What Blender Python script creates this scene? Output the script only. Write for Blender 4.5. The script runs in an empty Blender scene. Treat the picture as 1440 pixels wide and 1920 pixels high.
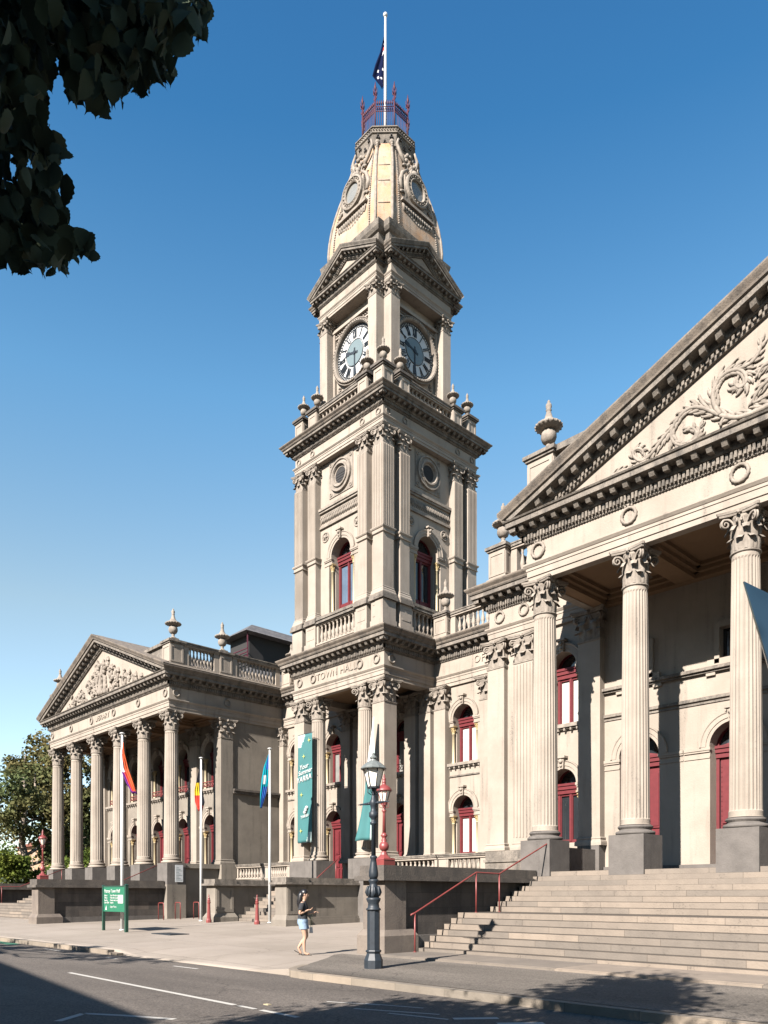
import bpy, bmesh, math, random
from math import sin, cos, pi, radians, sqrt, atan2
from mathutils import Matrix, Vector
R = random.Random(7)
sc = bpy.context.scene
col = sc.collection

# ------------------------------------------------------------------ camera, sky, sun, exposure
cam_d = bpy.data.cameras.new('camera'); cam = bpy.data.objects.new('camera', cam_d); col.objects.link(cam)
cam.location = (0, 0, 1.6); cam.rotation_euler = (pi/2, 0, radians(46.37))
cam_d.sensor_fit = 'HORIZONTAL'; cam_d.sensor_width = 36; cam_d.lens = 36*1473/1440
cam_d.shift_y = 719/1440; cam_d.clip_start = .1; cam_d.clip_end = 3000
sc.camera = cam
SUN_EL = radians(33.8); SUN_AZ = radians(11.3)          # azimuth from -Y towards +X
wd = bpy.data.worlds.new('World'); sc.world = wd; wd.use_nodes = True
nt = wd.node_tree; bg = nt.nodes['Background']
sky = nt.nodes.new('ShaderNodeTexSky'); sky.sky_type = 'NISHITA'; sky.sun_disc = False
sky.sun_elevation = SUN_EL; sky.sun_rotation = pi - SUN_AZ
sky.air_density = 1.0; sky.dust_density = .1; sky.ozone_density = 1.6; sky.altitude = 0
tc = nt.nodes.new('ShaderNodeTexCoord'); sx = nt.nodes.new('ShaderNodeSeparateXYZ'); nt.links.new(tc.outputs['Generated'], sx.inputs[0])
rp = nt.nodes.new('ShaderNodeValToRGB'); cr = rp.color_ramp; nt.links.new(sx.outputs['Z'], rp.inputs[0])      # deepens the blue towards the zenith
cr.elements[0].position = .12; cr.elements[0].color = (.72,.71,.68,1); cr.elements[1].position = .95; cr.elements[1].color = (.13,.36,.56,1)
for ps, cc in ((.33, (.78,.73,.58,1)), (.53, (.47,.72,.73,1)), (.70, (.20,.51,.64,1))):
    e_ = cr.elements.new(ps); e_.color = cc
mu_ = nt.nodes.new('ShaderNodeMix'); mu_.data_type = 'RGBA'; mu_.blend_type = 'MULTIPLY'; mu_.inputs['Factor'].default_value = 1
nt.links.new(sky.outputs[0], mu_.inputs['A']); nt.links.new(rp.outputs[0], mu_.inputs['B'])
nt.links.new(mu_.outputs['Result'], bg.inputs[0]); bg.inputs[1].default_value = .088
sd = bpy.data.lights.new('sun', 'SUN'); sun = bpy.data.objects.new('sun', sd); col.objects.link(sun)
sd.energy = 5.0; sd.angle = radians(.53); sd.color = (1, .925, .85)
sdir = Vector((sin(SUN_AZ)*cos(SUN_EL), -cos(SUN_AZ)*cos(SUN_EL), sin(SUN_EL)))
sun.rotation_euler = sdir.to_track_quat('Z', 'Y').to_euler(); sun.location = (0, -20, 40)
sc.view_settings.view_transform = 'Standard'; sc.view_settings.look = 'None'
sc.view_settings.exposure = 1.95; sc.view_settings.gamma = 1

# ------------------------------------------------------------------ materials
def newmat(name):
    m = bpy.data.materials.new(name); m.use_nodes = True
    return m, m.node_tree, m.node_tree.nodes['Principled BSDF']
def N(t, k, **kw):
    n = t.nodes.new(k)
    for a, v in kw.items(): setattr(n, a, v)
    return n
AL = .47
def stone(name, c1, c2, scale=.8, streak=.5, grime=.0, rough=.85, bump=.25, grimecol=(.05,.045,.04), joints=None, spec=.3):
    c1 = [v*AL for v in c1]; c2 = [v*AL for v in c2]
    m, t, b = newmat(name); L = t.links.new
    g = N(t, 'ShaderNodeNewGeometry')
    n1 = N(t, 'ShaderNodeTexNoise'); n1.inputs['Scale'].default_value = scale; n1.inputs['Detail'].default_value = 6; n1.inputs['Roughness'].default_value = .62
    L(g.outputs['Position'], n1.inputs['Vector'])
    mp = N(t, 'ShaderNodeMapping'); mp.inputs['Scale'].default_value = (3.5, 3.5, .3); L(g.outputs['Position'], mp.inputs[0])
    n2 = N(t, 'ShaderNodeTexNoise'); n2.inputs['Scale'].default_value = 1; n2.inputs['Detail'].default_value = 5; L(mp.outputs[0], n2.inputs['Vector'])
    n3 = N(t, 'ShaderNodeTexNoise'); n3.inputs['Scale'].default_value = 22; n3.inputs['Detail'].default_value = 4; L(g.outputs['Position'], n3.inputs['Vector'])
    r1 = N(t, 'ShaderNodeMapRange'); r1.inputs['From Min'].default_value = .36; r1.inputs['From Max'].default_value = .66; L(n1.outputs['Fac'], r1.inputs['Value'])
    mx = N(t, 'ShaderNodeMix', data_type='RGBA'); mx.inputs['A'].default_value = (*c1, 1); mx.inputs['B'].default_value = (*c2, 1); L(r1.outputs[0], mx.inputs['Factor'])
    cur = mx.outputs['Result']
    if streak:
        r2 = N(t, 'ShaderNodeMapRange'); r2.inputs['From Min'].default_value = .54; r2.inputs['From Max'].default_value = .78; r2.inputs['To Max'].default_value = streak; L(n2.outputs['Fac'], r2.inputs['Value'])
        m2 = N(t, 'ShaderNodeMix', data_type='RGBA'); L(r2.outputs[0], m2.inputs['Factor']); L(cur, m2.inputs['A']); m2.inputs['B'].default_value = (*[c*.42 for c in c2], 1); cur = m2.outputs['Result']
    if grime:
        r3 = N(t, 'ShaderNodeMapRange'); r3.inputs['From Min'].default_value = .62-grime*.35; r3.inputs['From Max'].default_value = .78-grime*.2
        ad = N(t, 'ShaderNodeMath', operation='MULTIPLY_ADD'); ad.inputs[1].default_value = .5; L(n3.outputs['Fac'], ad.inputs[0])
        hf = N(t, 'ShaderNodeMath', operation='MULTIPLY'); hf.inputs[1].default_value = .5; L(n2.outputs['Fac'], hf.inputs[0]); L(hf.outputs[0], ad.inputs[2])
        L(ad.outputs[0], r3.inputs['Value'])
        m3 = N(t, 'ShaderNodeMix', data_type='RGBA'); L(r3.outputs[0], m3.inputs['Factor']); L(cur, m3.inputs['A']); m3.inputs['B'].default_value = (*grimecol, 1); cur = m3.outputs['Result']
    if joints:
        axis, bw, bh, off, jc = joints
        sp = N(t, 'ShaderNodeSeparateXYZ'); L(g.outputs['Position'], sp.inputs[0])
        cb = N(t, 'ShaderNodeCombineXYZ'); L(sp.outputs[axis], cb.inputs[0]); 
        za = N(t, 'ShaderNodeMath', operation='ADD'); za.inputs[1].default_value = off; L(sp.outputs['Z' if axis != 'XY' else 'Z'], za.inputs[0]); L(za.outputs[0], cb.inputs[1])
        br = N(t, 'ShaderNodeTexBrick'); L(cb.outputs[0], br.inputs['Vector']); br.inputs['Scale'].default_value = 1
        br.inputs['Brick Width'].default_value = bw; br.inputs['Row Height'].default_value = bh; br.inputs['Mortar Size'].default_value = .006; br.inputs['Mortar Smooth'].default_value = .1
        br.inputs['Color1'].default_value = (.7, .7, .7, 1); br.inputs['Color2'].default_value = (1.12, 1.06, 1.0, 1); br.inputs['Mortar'].default_value = (*jc, 1); br.offset = .5
        m4 = N(t, 'ShaderNodeMix', data_type='RGBA', blend_type='MULTIPLY'); m4.inputs['Factor'].default_value = 1; L(cur, m4.inputs['A']); L(br.outputs['Color'], m4.inputs['B']); cur = m4.outputs['Result']
    L(cur, b.inputs['Base Color']); b.inputs['Roughness'].default_value = rough; b.inputs['Specular IOR Level'].default_value = spec
    bp = N(t, 'ShaderNodeBump'); bp.inputs['Strength'].default_value = bump; bp.inputs['Distance'].default_value = .03; L(n3.outputs['Fac'], bp.inputs['Height']); L(bp.outputs[0], b.inputs['Normal'])
    return m
def plain(name, c, rough=.6, metal=0, spec=.5, var=.15, scale=6, coat=0):
    c = [v*AL for v in c]; m, t, b = newmat(name); L = t.links.new
    g = N(t, 'ShaderNodeNewGeometry'); n = N(t, 'ShaderNodeTexNoise'); n.inputs['Scale'].default_value = scale; n.inputs['Detail'].default_value = 4; L(g.outputs['Position'], n.inputs['Vector'])
    mx = N(t, 'ShaderNodeMix', data_type='RGBA'); mx.inputs['A'].default_value = (*[min(1, v*(1+var)) for v in c], 1); mx.inputs['B'].default_value = (*[v*(1-var) for v in c], 1)
    L(n.outputs['Fac'], mx.inputs['Factor']); L(mx.outputs['Result'], b.inputs['Base Color'])
    b.inputs['Roughness'].default_value = rough; b.inputs['Metallic'].default_value = metal; b.inputs['Specular IOR Level'].default_value = spec
    if coat: b.inputs['Coat Weight'].default_value = coat
    return m
def leafmat(name, c1, c2, scale=.6, trans=.35):
    c1 = [v*.8 for v in c1]; c2 = [v*.8 for v in c2]; m, t, b = newmat(name); L = t.links.new
    g = N(t, 'ShaderNodeNewGeometry'); n = N(t, 'ShaderNodeTexNoise'); n.inputs['Scale'].default_value = scale; n.inputs['Detail'].default_value = 3; L(g.outputs['Position'], n.inputs['Vector'])
    r = N(t, 'ShaderNodeMapRange'); r.inputs['From Min'].default_value = .35; r.inputs['From Max'].default_value = .65; L(n.outputs['Fac'], r.inputs['Value'])
    mx = N(t, 'ShaderNodeMix', data_type='RGBA'); mx.inputs['A'].default_value = (*c1, 1); mx.inputs['B'].default_value = (*c2, 1); L(r.outputs[0], mx.inputs['Factor']); L(mx.outputs['Result'], b.inputs['Base Color'])
    b.inputs['Roughness'].default_value = .75; b.inputs['Specular IOR Level'].default_value = .08
    tr = N(t, 'ShaderNodeBsdfTranslucent'); L(mx.outputs['Result'], tr.inputs['Color'])
    ms = N(t, 'ShaderNodeMixShader'); ms.inputs[0].default_value = trans; L(b.outputs[0], ms.inputs[1]); L(tr.outputs[0], ms.inputs[2])
    L(ms.outputs[0], t.nodes['Material Output'].inputs['Surface'])
    return m
M = {}
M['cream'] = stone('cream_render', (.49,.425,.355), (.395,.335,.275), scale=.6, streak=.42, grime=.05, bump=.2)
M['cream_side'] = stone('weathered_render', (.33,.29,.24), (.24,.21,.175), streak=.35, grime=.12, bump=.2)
M['orn'] = stone('carved_render', (.43,.375,.315), (.27,.23,.19), scale=4, bump=.3)
M['cornice'] = stone('weathered_cornice', (.35,.305,.255), (.22,.19,.158), scale=2, streak=.7, grime=.55, bump=.35)
M['coping'] = stone('dark_coping', (.21,.178,.148), (.13,.11,.094), scale=2, streak=.6, grime=.7, bump=.35)
M['sima'] = stone('weathered_sima', (.30,.25,.20), (.22,.18,.145), scale=2.5, streak=.6, grime=.45, bump=.35)
M['spire'] = stone('stained_spire_render', (.47,.41,.34), (.56,.34,.19), scale=.9, streak=.5, grime=.12)
M['peach'] = stone('peach_render', (.60,.33,.17), (.48,.41,.33), scale=1.1, streak=.5, grime=.15)
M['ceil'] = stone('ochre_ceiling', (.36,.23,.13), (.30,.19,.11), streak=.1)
M['pier'] = stone('brown_pier_stone', (.27,.225,.185), (.20,.165,.14), scale=1.6, streak=.4, grime=.2)
M['blue'] = stone('bluestone', (.20,.18,.163), (.15,.135,.122), scale=2.5, streak=.35, grime=.15)
M['bluewall'] = stone('bluestone_wall', (.17,.148,.13), (.115,.10,.09), scale=1.8, streak=.5, grime=.3, joints=('Y', 1.1, .42, 0, (.6,.6,.6)))
M['step'] = stone('stone_steps', (.33,.285,.24), (.27,.235,.20), scale=1.5, streak=.15, grime=.1, joints=('X', 2.1, .158, 0, (.4,.38,.36)))
M['step_side'] = M['step']
M['red'] = plain('red_joinery', (.175,.024,.03), .55, var=.3, spec=.3)
M['iron_red'] = plain('red_iron_paint', (.29,.06,.055), .45, var=.25)
M['maroon'] = plain('maroon_iron', (.10,.02,.035), .6, spec=.25)
M['yellow'] = plain('yellow_paint', (.62,.52,.33), .6)
M['gold'] = plain('gold_paint', (.56,.42,.2), .6)
M['black'] = plain('black_iron', (.03,.04,.052), .5, spec=.3, var=.35, scale=12)
M['lampcap'] = plain('verdigris_cap', (.20,.22,.21), .45, var=.3, scale=10)
M['white'] = plain('white_paint', (.80,.80,.78), .4, var=.05)
M['glassdark'] = plain('dark_pane', (.03,.035,.04), .06, spec=.8, var=.3, scale=1.5)
M['blind'] = plain('pane_with_blind', (.78,.76,.70), .12, spec=.6, var=.05, scale=2)
M['curtain'] = plain('pane_with_curtain', (.30,.30,.28), .1, spec=.6, var=.3, scale=3)
M['skyglass'] = plain('pane_painted_sky_reflection', (.13,.19,.27), .12, spec=.7, var=.5, scale=1.1)  # sky reflection painted into the base colour
M['frost'] = plain('frosted_lantern_glass', (1.4,1.3,1.12), .25, var=.12, scale=5)
M['teal'] = plain('teal_fabric', (.045,.20,.205), .8, var=.25, scale=1.2)
M['signg'] = plain('green_sign', (.02,.20,.11), .4, var=.1)
M['signpost'] = plain('dark_green_post', (.015,.075,.05), .4)
M['slate'] = stone('slate_roof', (.20,.20,.21), (.12,.12,.13), scale=3, streak=.3, grime=.1, joints=('X', .35, .22, 0, (.6,.6,.6)))
M['dark'] = plain('dark_timber', (.02,.018,.018), .8)
M['clock'] = plain('opal_clock_glass', (.80,.80,.78), .25, var=.04)
M['clockc'] = plain('grey_clock_centre', (.22,.28,.29), .3, var=.1)
M['bark'] = stone('pale_bark', (.48,.40,.32), (.26,.20,.16), scale=1.2, streak=.5)
M['barkd'] = stone('dark_bark', (.07,.06,.05), (.05,.04,.032), scale=3)
M['euc'] = leafmat('eucalypt_leaves', (.085,.11,.045), (.12,.10,.04), scale=.22, trans=.25)
M['light'] = leafmat('light_green_leaves', (.15,.17,.03), (.07,.11,.025), scale=.35, trans=.35)
M['elm'] = leafmat('dark_green_leaves', (.050,.066,.040), (.036,.048,.034), scale=2, trans=.10)
M['skin'] = plain('skin', (.62,.38,.26), .55, var=.05)
M['hair'] = plain('black_hair', (.012,.010,.012), .4)
M['tee'] = plain('black_cotton', (.025,.027,.033), .9)
M['denim'] = plain('pale_denim', (.30,.42,.56), .9, var=.3, scale=30)
M['blue_flag'] = plain('navy_flag', (.006,.012,.05), .9, spec=.05)
for n, c in dict(fblack=(.02,.02,.03), fred=(.62,.06,.04), fyel=(.85,.60,.03), fteal=(.0,.30,.38), fblue=(.03,.12,.45), fwhite=(.8,.8,.8), forange=(.75,.14,.05), fpurple=(.22,.04,.30), paint=(.62,.60,.55), paintg=(.10,.28,.18), tote=(.55,.62,.35), brick=(.30,.12,.08), fyellgreen=(.62,.68,.2), pale=(.55,.70,.66), paper=(.75,.78,.80), phone=(.01,.01,.012)).items():
    M[n] = plain('paint_'+n, c, .85, var=.08, spec=.15)
def cracks(t, col_, g, sc_, w=.006, dark=.45):
    L = t.links.new; nz = N(t, 'ShaderNodeTexNoise'); nz.inputs['Scale'].default_value = 1.3; nz.inputs['Detail'].default_value = 5; L(g.outputs['Position'], nz.inputs['Vector'])
    sc2 = N(t, 'ShaderNodeVectorMath', operation='MULTIPLY_ADD'); sc2.inputs[1].default_value = (.9,.9,.9); L(nz.outputs['Color'], sc2.inputs[0]); L(g.outputs['Position'], sc2.inputs[2])
    vo = N(t, 'ShaderNodeTexVoronoi', feature='DISTANCE_TO_EDGE'); vo.inputs['Scale'].default_value = sc_; L(sc2.outputs[0], vo.inputs['Vector'])
    r = N(t, 'ShaderNodeMapRange'); r.inputs['From Min'].default_value = w*.3; r.inputs['From Max'].default_value = w; r.inputs['To Min'].default_value = dark; r.inputs['To Max'].default_value = 1; L(vo.outputs['Distance'], r.inputs['Value'])
    n2 = N(t, 'ShaderNodeTexNoise'); n2.inputs['Scale'].default_value = .35; n2.inputs['Detail'].default_value = 2; L(g.outputs['Position'], n2.inputs['Vector'])
    st_ = N(t, 'ShaderNodeMapRange'); st_.inputs['From Min'].default_value = .45; st_.inputs['From Max'].default_value = .55; L(n2.outputs['Fac'], st_.inputs['Value'])
    mx = N(t, 'ShaderNodeMix', data_type='FLOAT'); L(st_.outputs[0], mx.inputs['Factor']); mx.inputs['A'].default_value = 1; L(r.outputs[0], mx.inputs['B'])
    o = N(t, 'ShaderNodeVectorMath', operation='SCALE'); L(col_, o.inputs[0]); L(mx.outputs['Result'], o.inputs['Scale']); return o.outputs[0]
def asphalt(name, c, big=.3):
    c = [v*AL for v in c]; m, t, b = newmat(name); L = t.links.new
    g = N(t, 'ShaderNodeNewGeometry')
    a = N(t, 'ShaderNodeTexNoise'); a.inputs['Scale'].default_value = 34; a.inputs['Detail'].default_value = 5; L(g.outputs['Position'], a.inputs['Vector'])
    mp = N(t, 'ShaderNodeMapping'); mp.inputs['Scale'].default_value = (.12, .7, 1); L(g.outputs['Position'], mp.inputs[0])
    d = N(t, 'ShaderNodeTexNoise'); d.inputs['Scale'].default_value = 1; d.inputs['Detail'].default_value = 6; L(mp.outputs[0], d.inputs['Vector'])
    r = N(t, 'ShaderNodeMapRange'); r.inputs['From Min'].default_value = .3; r.inputs['From Max'].default_value = .7; r.inputs['To Min'].default_value = 1-big; r.inputs['To Max'].default_value = 1+big; L(d.outputs['Fac'], r.inputs['Value'])
    r2 = N(t, 'ShaderNodeMapRange'); r2.inputs['From Min'].default_value = .3; r2.inputs['From Max'].default_value = .7; r2.inputs['To Min'].default_value = .55; r2.inputs['To Max'].default_value = 1.55; L(a.outputs['Fac'], r2.inputs['Value'])
    mu = N(t, 'ShaderNodeMath', operation='MULTIPLY'); L(r.outputs[0], mu.inputs[0]); L(r2.outputs[0], mu.inputs[1])
    v = N(t, 'ShaderNodeVectorMath', operation='SCALE'); v.inputs[0].default_value = c; L(mu.outputs[0], v.inputs['Scale'])
    cur = cracks(t, v.outputs[0], g, .33)
    L(cur, b.inputs['Base Color']); b.inputs['Roughness'].default_value = .9; b.inputs['Specular IOR Level'].default_value = .25
    bp = N(t, 'ShaderNodeBump'); bp.inputs['Strength'].default_value = .5; bp.inputs['Distance'].default_value = .01; L(a.outputs['Fac'], bp.inputs['Height']); L(bp.outputs[0], b.inputs['Normal'])
    return m
M['road'] = asphalt('road_asphalt', (.145,.125,.108))
M['path'] = asphalt('footpath_asphalt', (.17,.148,.125))
def concrete():
    m = stone('plaza_concrete', (.43,.375,.32), (.36,.31,.26), scale=.45, streak=0, grime=.06, bump=.15)
    t = m.node_tree; L = t.links.new; b = t.nodes['Principled BSDF']
    src = b.inputs['Base Color'].links[0].from_socket
    g = N(t, 'ShaderNodeNewGeometry'); mp = N(t, 'ShaderNodeMapping'); mp.inputs['Rotation'].default_value = (0, 0, .02); L(g.outputs['Position'], mp.inputs[0])
    br = N(t, 'ShaderNodeTexBrick'); br.offset = 0; L(mp.outputs[0], br.inputs['Vector']); br.inputs['Scale'].default_value = 1; br.inputs['Brick Width'].default_value = 3.1; br.inputs['Row Height'].default_value = 2.6; br.inputs['Mortar Size'].default_value = .012
    br.inputs['Color1'].default_value = (.93,.92,.9,1); br.inputs['Color2'].default_value = (1.05,1.04,1.03,1); br.inputs['Mortar'].default_value = (.5,.47,.44,1)
    mx = N(t, 'ShaderNodeMix', data_type='RGBA', blend_type='MULTIPLY'); mx.inputs['Factor'].default_value = 1; L(src, mx.inputs['A']); L(br.outputs['Color'], mx.inputs['B']); L(cracks(t, mx.outputs['Result'], g, .28, .004, .6), b.inputs['Base Color'])
    return m
M['conc'] = concrete()
M['kerb'] = stone('kerb_stone', (.38,.33,.27), (.30,.26,.21), scale=2, streak=0, grime=.05, joints=('X', 1.2, 4, 1, (.5,.5,.5)))

# ------------------------------------------------------------------ mesh builder
class MB:
    def __init__(s): s.v = []; s.f = []; s.sm = []; s.mi = []; s.T = Matrix(); s.cm = 0
    def vert(s, p): s.v.append(tuple(s.T @ Vector(p))); return len(s.v)-1
    def face(s, idx, smooth=False): s.f.append(tuple(idx)); s.sm.append(smooth); s.mi.append(s.cm)
    def poly(s, pts, smooth=False): s.face([s.vert(p) for p in pts], smooth)
    def box(s, x0, x1, y0, y1, z0, z1):
        i = [s.vert(p) for p in ((x0,y0,z0),(x1,y0,z0),(x1,y1,z0),(x0,y1,z0),(x0,y0,z1),(x1,y0,z1),(x1,y1,z1),(x0,y1,z1))]
        for q in ((0,3,2,1),(4,5,6,7),(0,1,5,4),(1,2,6,5),(2,3,7,6),(3,0,4,7)): s.face([i[k] for k in q])
    def frust(s, cx, cy, z0, z1, a0, b0, a1, b1):
        i = [s.vert((cx+sx*a, cy+sy*b, z)) for (a, b, z) in ((a0,b0,z0),(a1,b1,z1)) for sx, sy in ((-1,-1),(1,-1),(1,1),(-1,1))]
        for q in ((0,3,2,1),(4,5,6,7),(0,1,5,4),(1,2,6,5),(2,3,7,6),(3,0,4,7)): s.face([i[k] for k in q])
    def lathe(s, prof, n=16, cx=0, cy=0, cz=0, smooth=True, ang0=0, mod=None):
        rings = []
        for r, z in prof:
            rings.append([s.vert((cx+r*cos(ang0+2*pi*k/n)*(1 if not mod else mod(k, z)), cy+r*sin(ang0+2*pi*k/n)*(1 if not mod else mod(k, z)), cz+z)) for k in range(n)])
        for a, b in zip(rings, rings[1:]):
            for k in range(n): s.face((a[k], a[(k+1)%n], b[(k+1)%n], b[k]), smooth)
        s.face(rings[0][::-1]); s.face(rings[-1])
    def tube(s, pts, rad, n=6, flat=None, caps=True, smooth=True):
        pts = [Vector(p) for p in pts]; rings = []; up = Vector((0, 0, 1)); prev = None
        for i, p in enumerate(pts):
            d = (pts[min(i+1, len(pts)-1)]-pts[max(i-1, 0)])
            d = d.normalized() if d.length > 1e-9 else Vector((0,0,1))
            a = prev if prev is not None else (Vector((1,0,0)) if abs(d.z) > .9 else up)
            a = (a - d*a.dot(d)); a = a.normalized() if a.length > 1e-6 else d.orthogonal().normalized()
            b = d.cross(a); prev = a
            r = rad[i] if isinstance(rad, (list, tuple)) else rad
            rings.append([s.vert(p+(a*cos(2*pi*k/n)+b*sin(2*pi*k/n))*r) for k in range(n)])
        for a, b in zip(rings, rings[1:]):
            for k in range(n): s.face((a[k], a[(k+1)%n], b[(k+1)%n], b[k]), smooth)
        if caps: s.face(rings[0][::-1]); s.face(rings[-1])
    def ball(s, c, r, n=8, m=5, sz=1):
        s.lathe([(max(r*sin(pi*j/m), .001), -r*sz*cos(pi*j/m)) for j in range(m+1)], n, *c)
    def mesh(s, name, mats):
        me = bpy.data.meshes.new(name); me.from_pydata(s.v, [], s.f)
        me.polygons.foreach_set('use_smooth', s.sm)
        if not isinstance(mats, (list, tuple)): mats = [mats]
        for m in mats: me.materials.append(m)
        if len(mats) > 1: me.polygons.foreach_set('material_index', s.mi)
        me.update()
        return me
def fixnormals(me):
    bm = bmesh.new(); bm.from_mesh(me); bmesh.ops.recalc_face_normals(bm, faces=bm.faces); bm.to_mesh(me); bm.free(); return me

WM = {}
def tag(o, label=None, cat=None, group=None, kind=None):
    if label: o['label'] = label
    if cat: o['category'] = cat
    if group: o['group'] = group
    if kind: o['kind'] = kind
    return o
def empty(name, loc, label=None, cat=None, group=None, rz=0):
    o = bpy.data.objects.new(name, None); col.objects.link(o); o.empty_display_size = .3
    w = Matrix.Translation(loc) @ Matrix.Rotation(rz, 4, 'Z'); o.matrix_basis = w; WM[o.name] = w
    return tag(o, label, cat, group)
def inst(name, data, parent=None, w=None):
    """link an object with the given mesh at world matrix w under parent"""
    o = bpy.data.objects.new(name, data); col.objects.link(o)
    w = w if w is not None else (WM[parent.name].copy() if parent and False else Matrix())
    if parent is not None:
        o.parent = parent; o.matrix_parent_inverse = WM[parent.name].inverted()
    o.matrix_basis = w; WM[o.name] = w
    return o
def part(name, mb, mats, parent=None, w=None, fix=False):
    me = mb.mesh(name, mats)
    if fix: fixnormals(me)
    return inst(name, me, parent, w)
TL = lambda x, y, z: Matrix.Translation((x, y, z))
RZ = lambda a: Matrix.Rotation(a, 4, 'Z')

# ------------------------------------------------------------------ mouldings
def seg_n(p, q):
    dx, dy = q[0]-p[0], q[1]-p[1]; l = sqrt(dx*dx+dy*dy); return (dy/l, -dx/l)
def mitres(path, closed):
    n = len(path); ns = [seg_n(path[i], path[(i+1)%n]) for i in range(n if closed else n-1)]; out = []
    for i in range(n):
        if closed: a, b = ns[i-1], ns[i]
        else: a = ns[max(i-1, 0)]; b = ns[min(i, len(ns)-1)]
        k = 1+a[0]*b[0]+a[1]*b[1]; out.append(((a[0]+b[0])/k, (a[1]+b[1])/k))
    return out, ns
def sweep(mb, path, prof, closed=False, segs=None):
    ms, ns = mitres(path, closed); n = len(path)
    for i in range(len(ns)):
        if segs is not None and i not in segs: continue
        j = (i+1) % n
        A = [mb.vert((path[i][0]+ms[i][0]*o, path[i][1]+ms[i][1]*o, z)) for o, z in prof]
        B = [mb.vert((path[j][0]+ms[j][0]*o, path[j][1]+ms[j][1]*o, z)) for o, z in prof]
        for k in range(len(prof)-1): mb.face((A[k], B[k], B[k+1], A[k+1]))
        if segs is not None or not closed:
            mb.face(A[::-1]); mb.face(B)
def blocks(mb, p, q, pitch, w, o0, o1, z0, z1, m0=0, m1=0, taper=0):
    """row of little blocks along p->q; m0/m1 extend (+) or shorten (-) the run at each end"""
    n = seg_n(p, q); d = (-n[1], n[0]); L = sqrt((q[0]-p[0])**2+(q[1]-p[1])**2)
    a, b = -m0, L+m1; cnt = max(1, int(round((b-a-w)/pitch))); st = (b-a-w)/cnt
    for k in range(cnt+1):
        t = a+w/2+st*k
        pts = []
        for z, oo in ((z0, o1-taper), (z1, o1)):
            for (u, o) in ((t-w/2, o0), (t-w/2, oo), (t+w/2, oo), (t+w/2, o0)):
                pts.append((p[0]+d[0]*u+n[0]*o, p[1]+d[1]*u+n[1]*o, z))
        i = [mb.vert(x) for x in pts]
        for f in ((0,1,2,3),(7,6,5,4),(0,4,5,1),(1,5,6,2),(2,6,7,3)): mb.face([i[e] for e in f])
def entab(mbA, mbC, mbS, path, z0, H, P, closed=False, sima=None, pitch=.42, dent=.12, segs=None):
    s = H/2.2; q = P/.74; n = len(path)
    Z = lambda z: z0+z*s
    sweep(mbA, path, [(-.3,Z(0)),(0,Z(0)),(0,Z(.17)),(.035*q,Z(.172)),(.035*q,Z(.37)),(.06*q,Z(.375)),(.06*q,Z(.46)),(.08*q,Z(.47)),(.14*q,Z(.55)),(.14*q,Z(.6)),(0,Z(.602)),(0,Z(1.3)),(-.3,Z(1.3))], closed, segs)
    sweep(mbC, path, [(-.3,Z(1.28)),(.04*q,Z(1.282)),(.05*q,Z(1.32)),(.09*q,Z(1.36)),(.09*q,Z(1.56)),(.19*q,Z(1.58)),(.2*q,Z(1.64)),(.2*q,Z(1.81)),(.553*q,Z(1.812)),(.553*q,Z(1.97)),(.60*q,Z(1.985)),(.63*q,Z(2.03)),(-.3,Z(2.06))], closed, segs)
    ns = n if closed else n-1
    for i in range(ns):
        if segs is not None and i not in segs: continue
        p, r = path[i], path[(i+1)%n]
        def corner(k):                       # convex +1, concave -1, end 0
            if not closed and (k == 0 or k == n-1): return 0
            a, b, c = path[k-1], path[k], path[(k+1)%n]
            cr = (b[0]-a[0])*(c[1]-b[1])-(b[1]-a[1])*(c[0]-b[0])
            return 1 if cr > 0 else -1
        c0, c1 = corner(i), corner((i+1)%n)
        L = sqrt((r[0]-p[0])**2+(r[1]-p[1])**2)
        if L < .3: continue
        e = lambda c, o: (o if c > 0 else (-o if c < 0 else 0))
        blocks(mbC, p, r, dent*1.0, dent*.62, .08*q, .165*q, Z(1.375), Z(1.55), e(c0,.165*q), e(c1,.165*q))
        blocks(mbC, p, r, dent*.8, dent*.3, .0, .075*q, Z(1.29), Z(1.345), e(c0,.07*q), e(c1,.07*q))
        blocks(mbC, p, r, pitch, pitch*.38, .19*q, .50*q, Z(1.65), Z(1.808), e(c0,.48*q), e(c1,.48*q), taper=.1*q)
    sim = [(.5*q,Z(2.03)),(.63*q,Z(2.032)),(.645*q,Z(2.08)),(.72*q,Z(2.16)),(.745*q,Z(2.2)),(.745*q,Z(2.25)),(-.3,Z(2.3))]
    sweep(mbS, path, sim, closed, sima if sima is not None else segs)
def torus_ring(mb, c, R0, r, axis='Y', n=18, m=6, bumps=0):
    A = []
    for i in range(n):
        t = 2*pi*i/n; rr = r*(1+bumps*(i % 2)); ring = []
        for j in range(m):
            u = 2*pi*j/m; rad = R0+rr*cos(u); h = rr*sin(u)
            if axis == 'Y': p = (c[0]+rad*cos(t), c[1]+h, c[2]+rad*sin(t))
            elif axis == 'X': p = (c[0]+h, c[1]+rad*cos(t), c[2]+rad*sin(t))
            else: p = (c[0]+rad*cos(t), c[1]+rad*sin(t), c[2]+h)
            ring.append(mb.vert(p))
        A.append(ring)
    for i in range(n):
        a, b = A[i], A[(i+1)%n]
        for j in range(m): mb.face((a[j], a[(j+1)%m], b[(j+1)%m], b[j]), True)
_wr = {}
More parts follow.
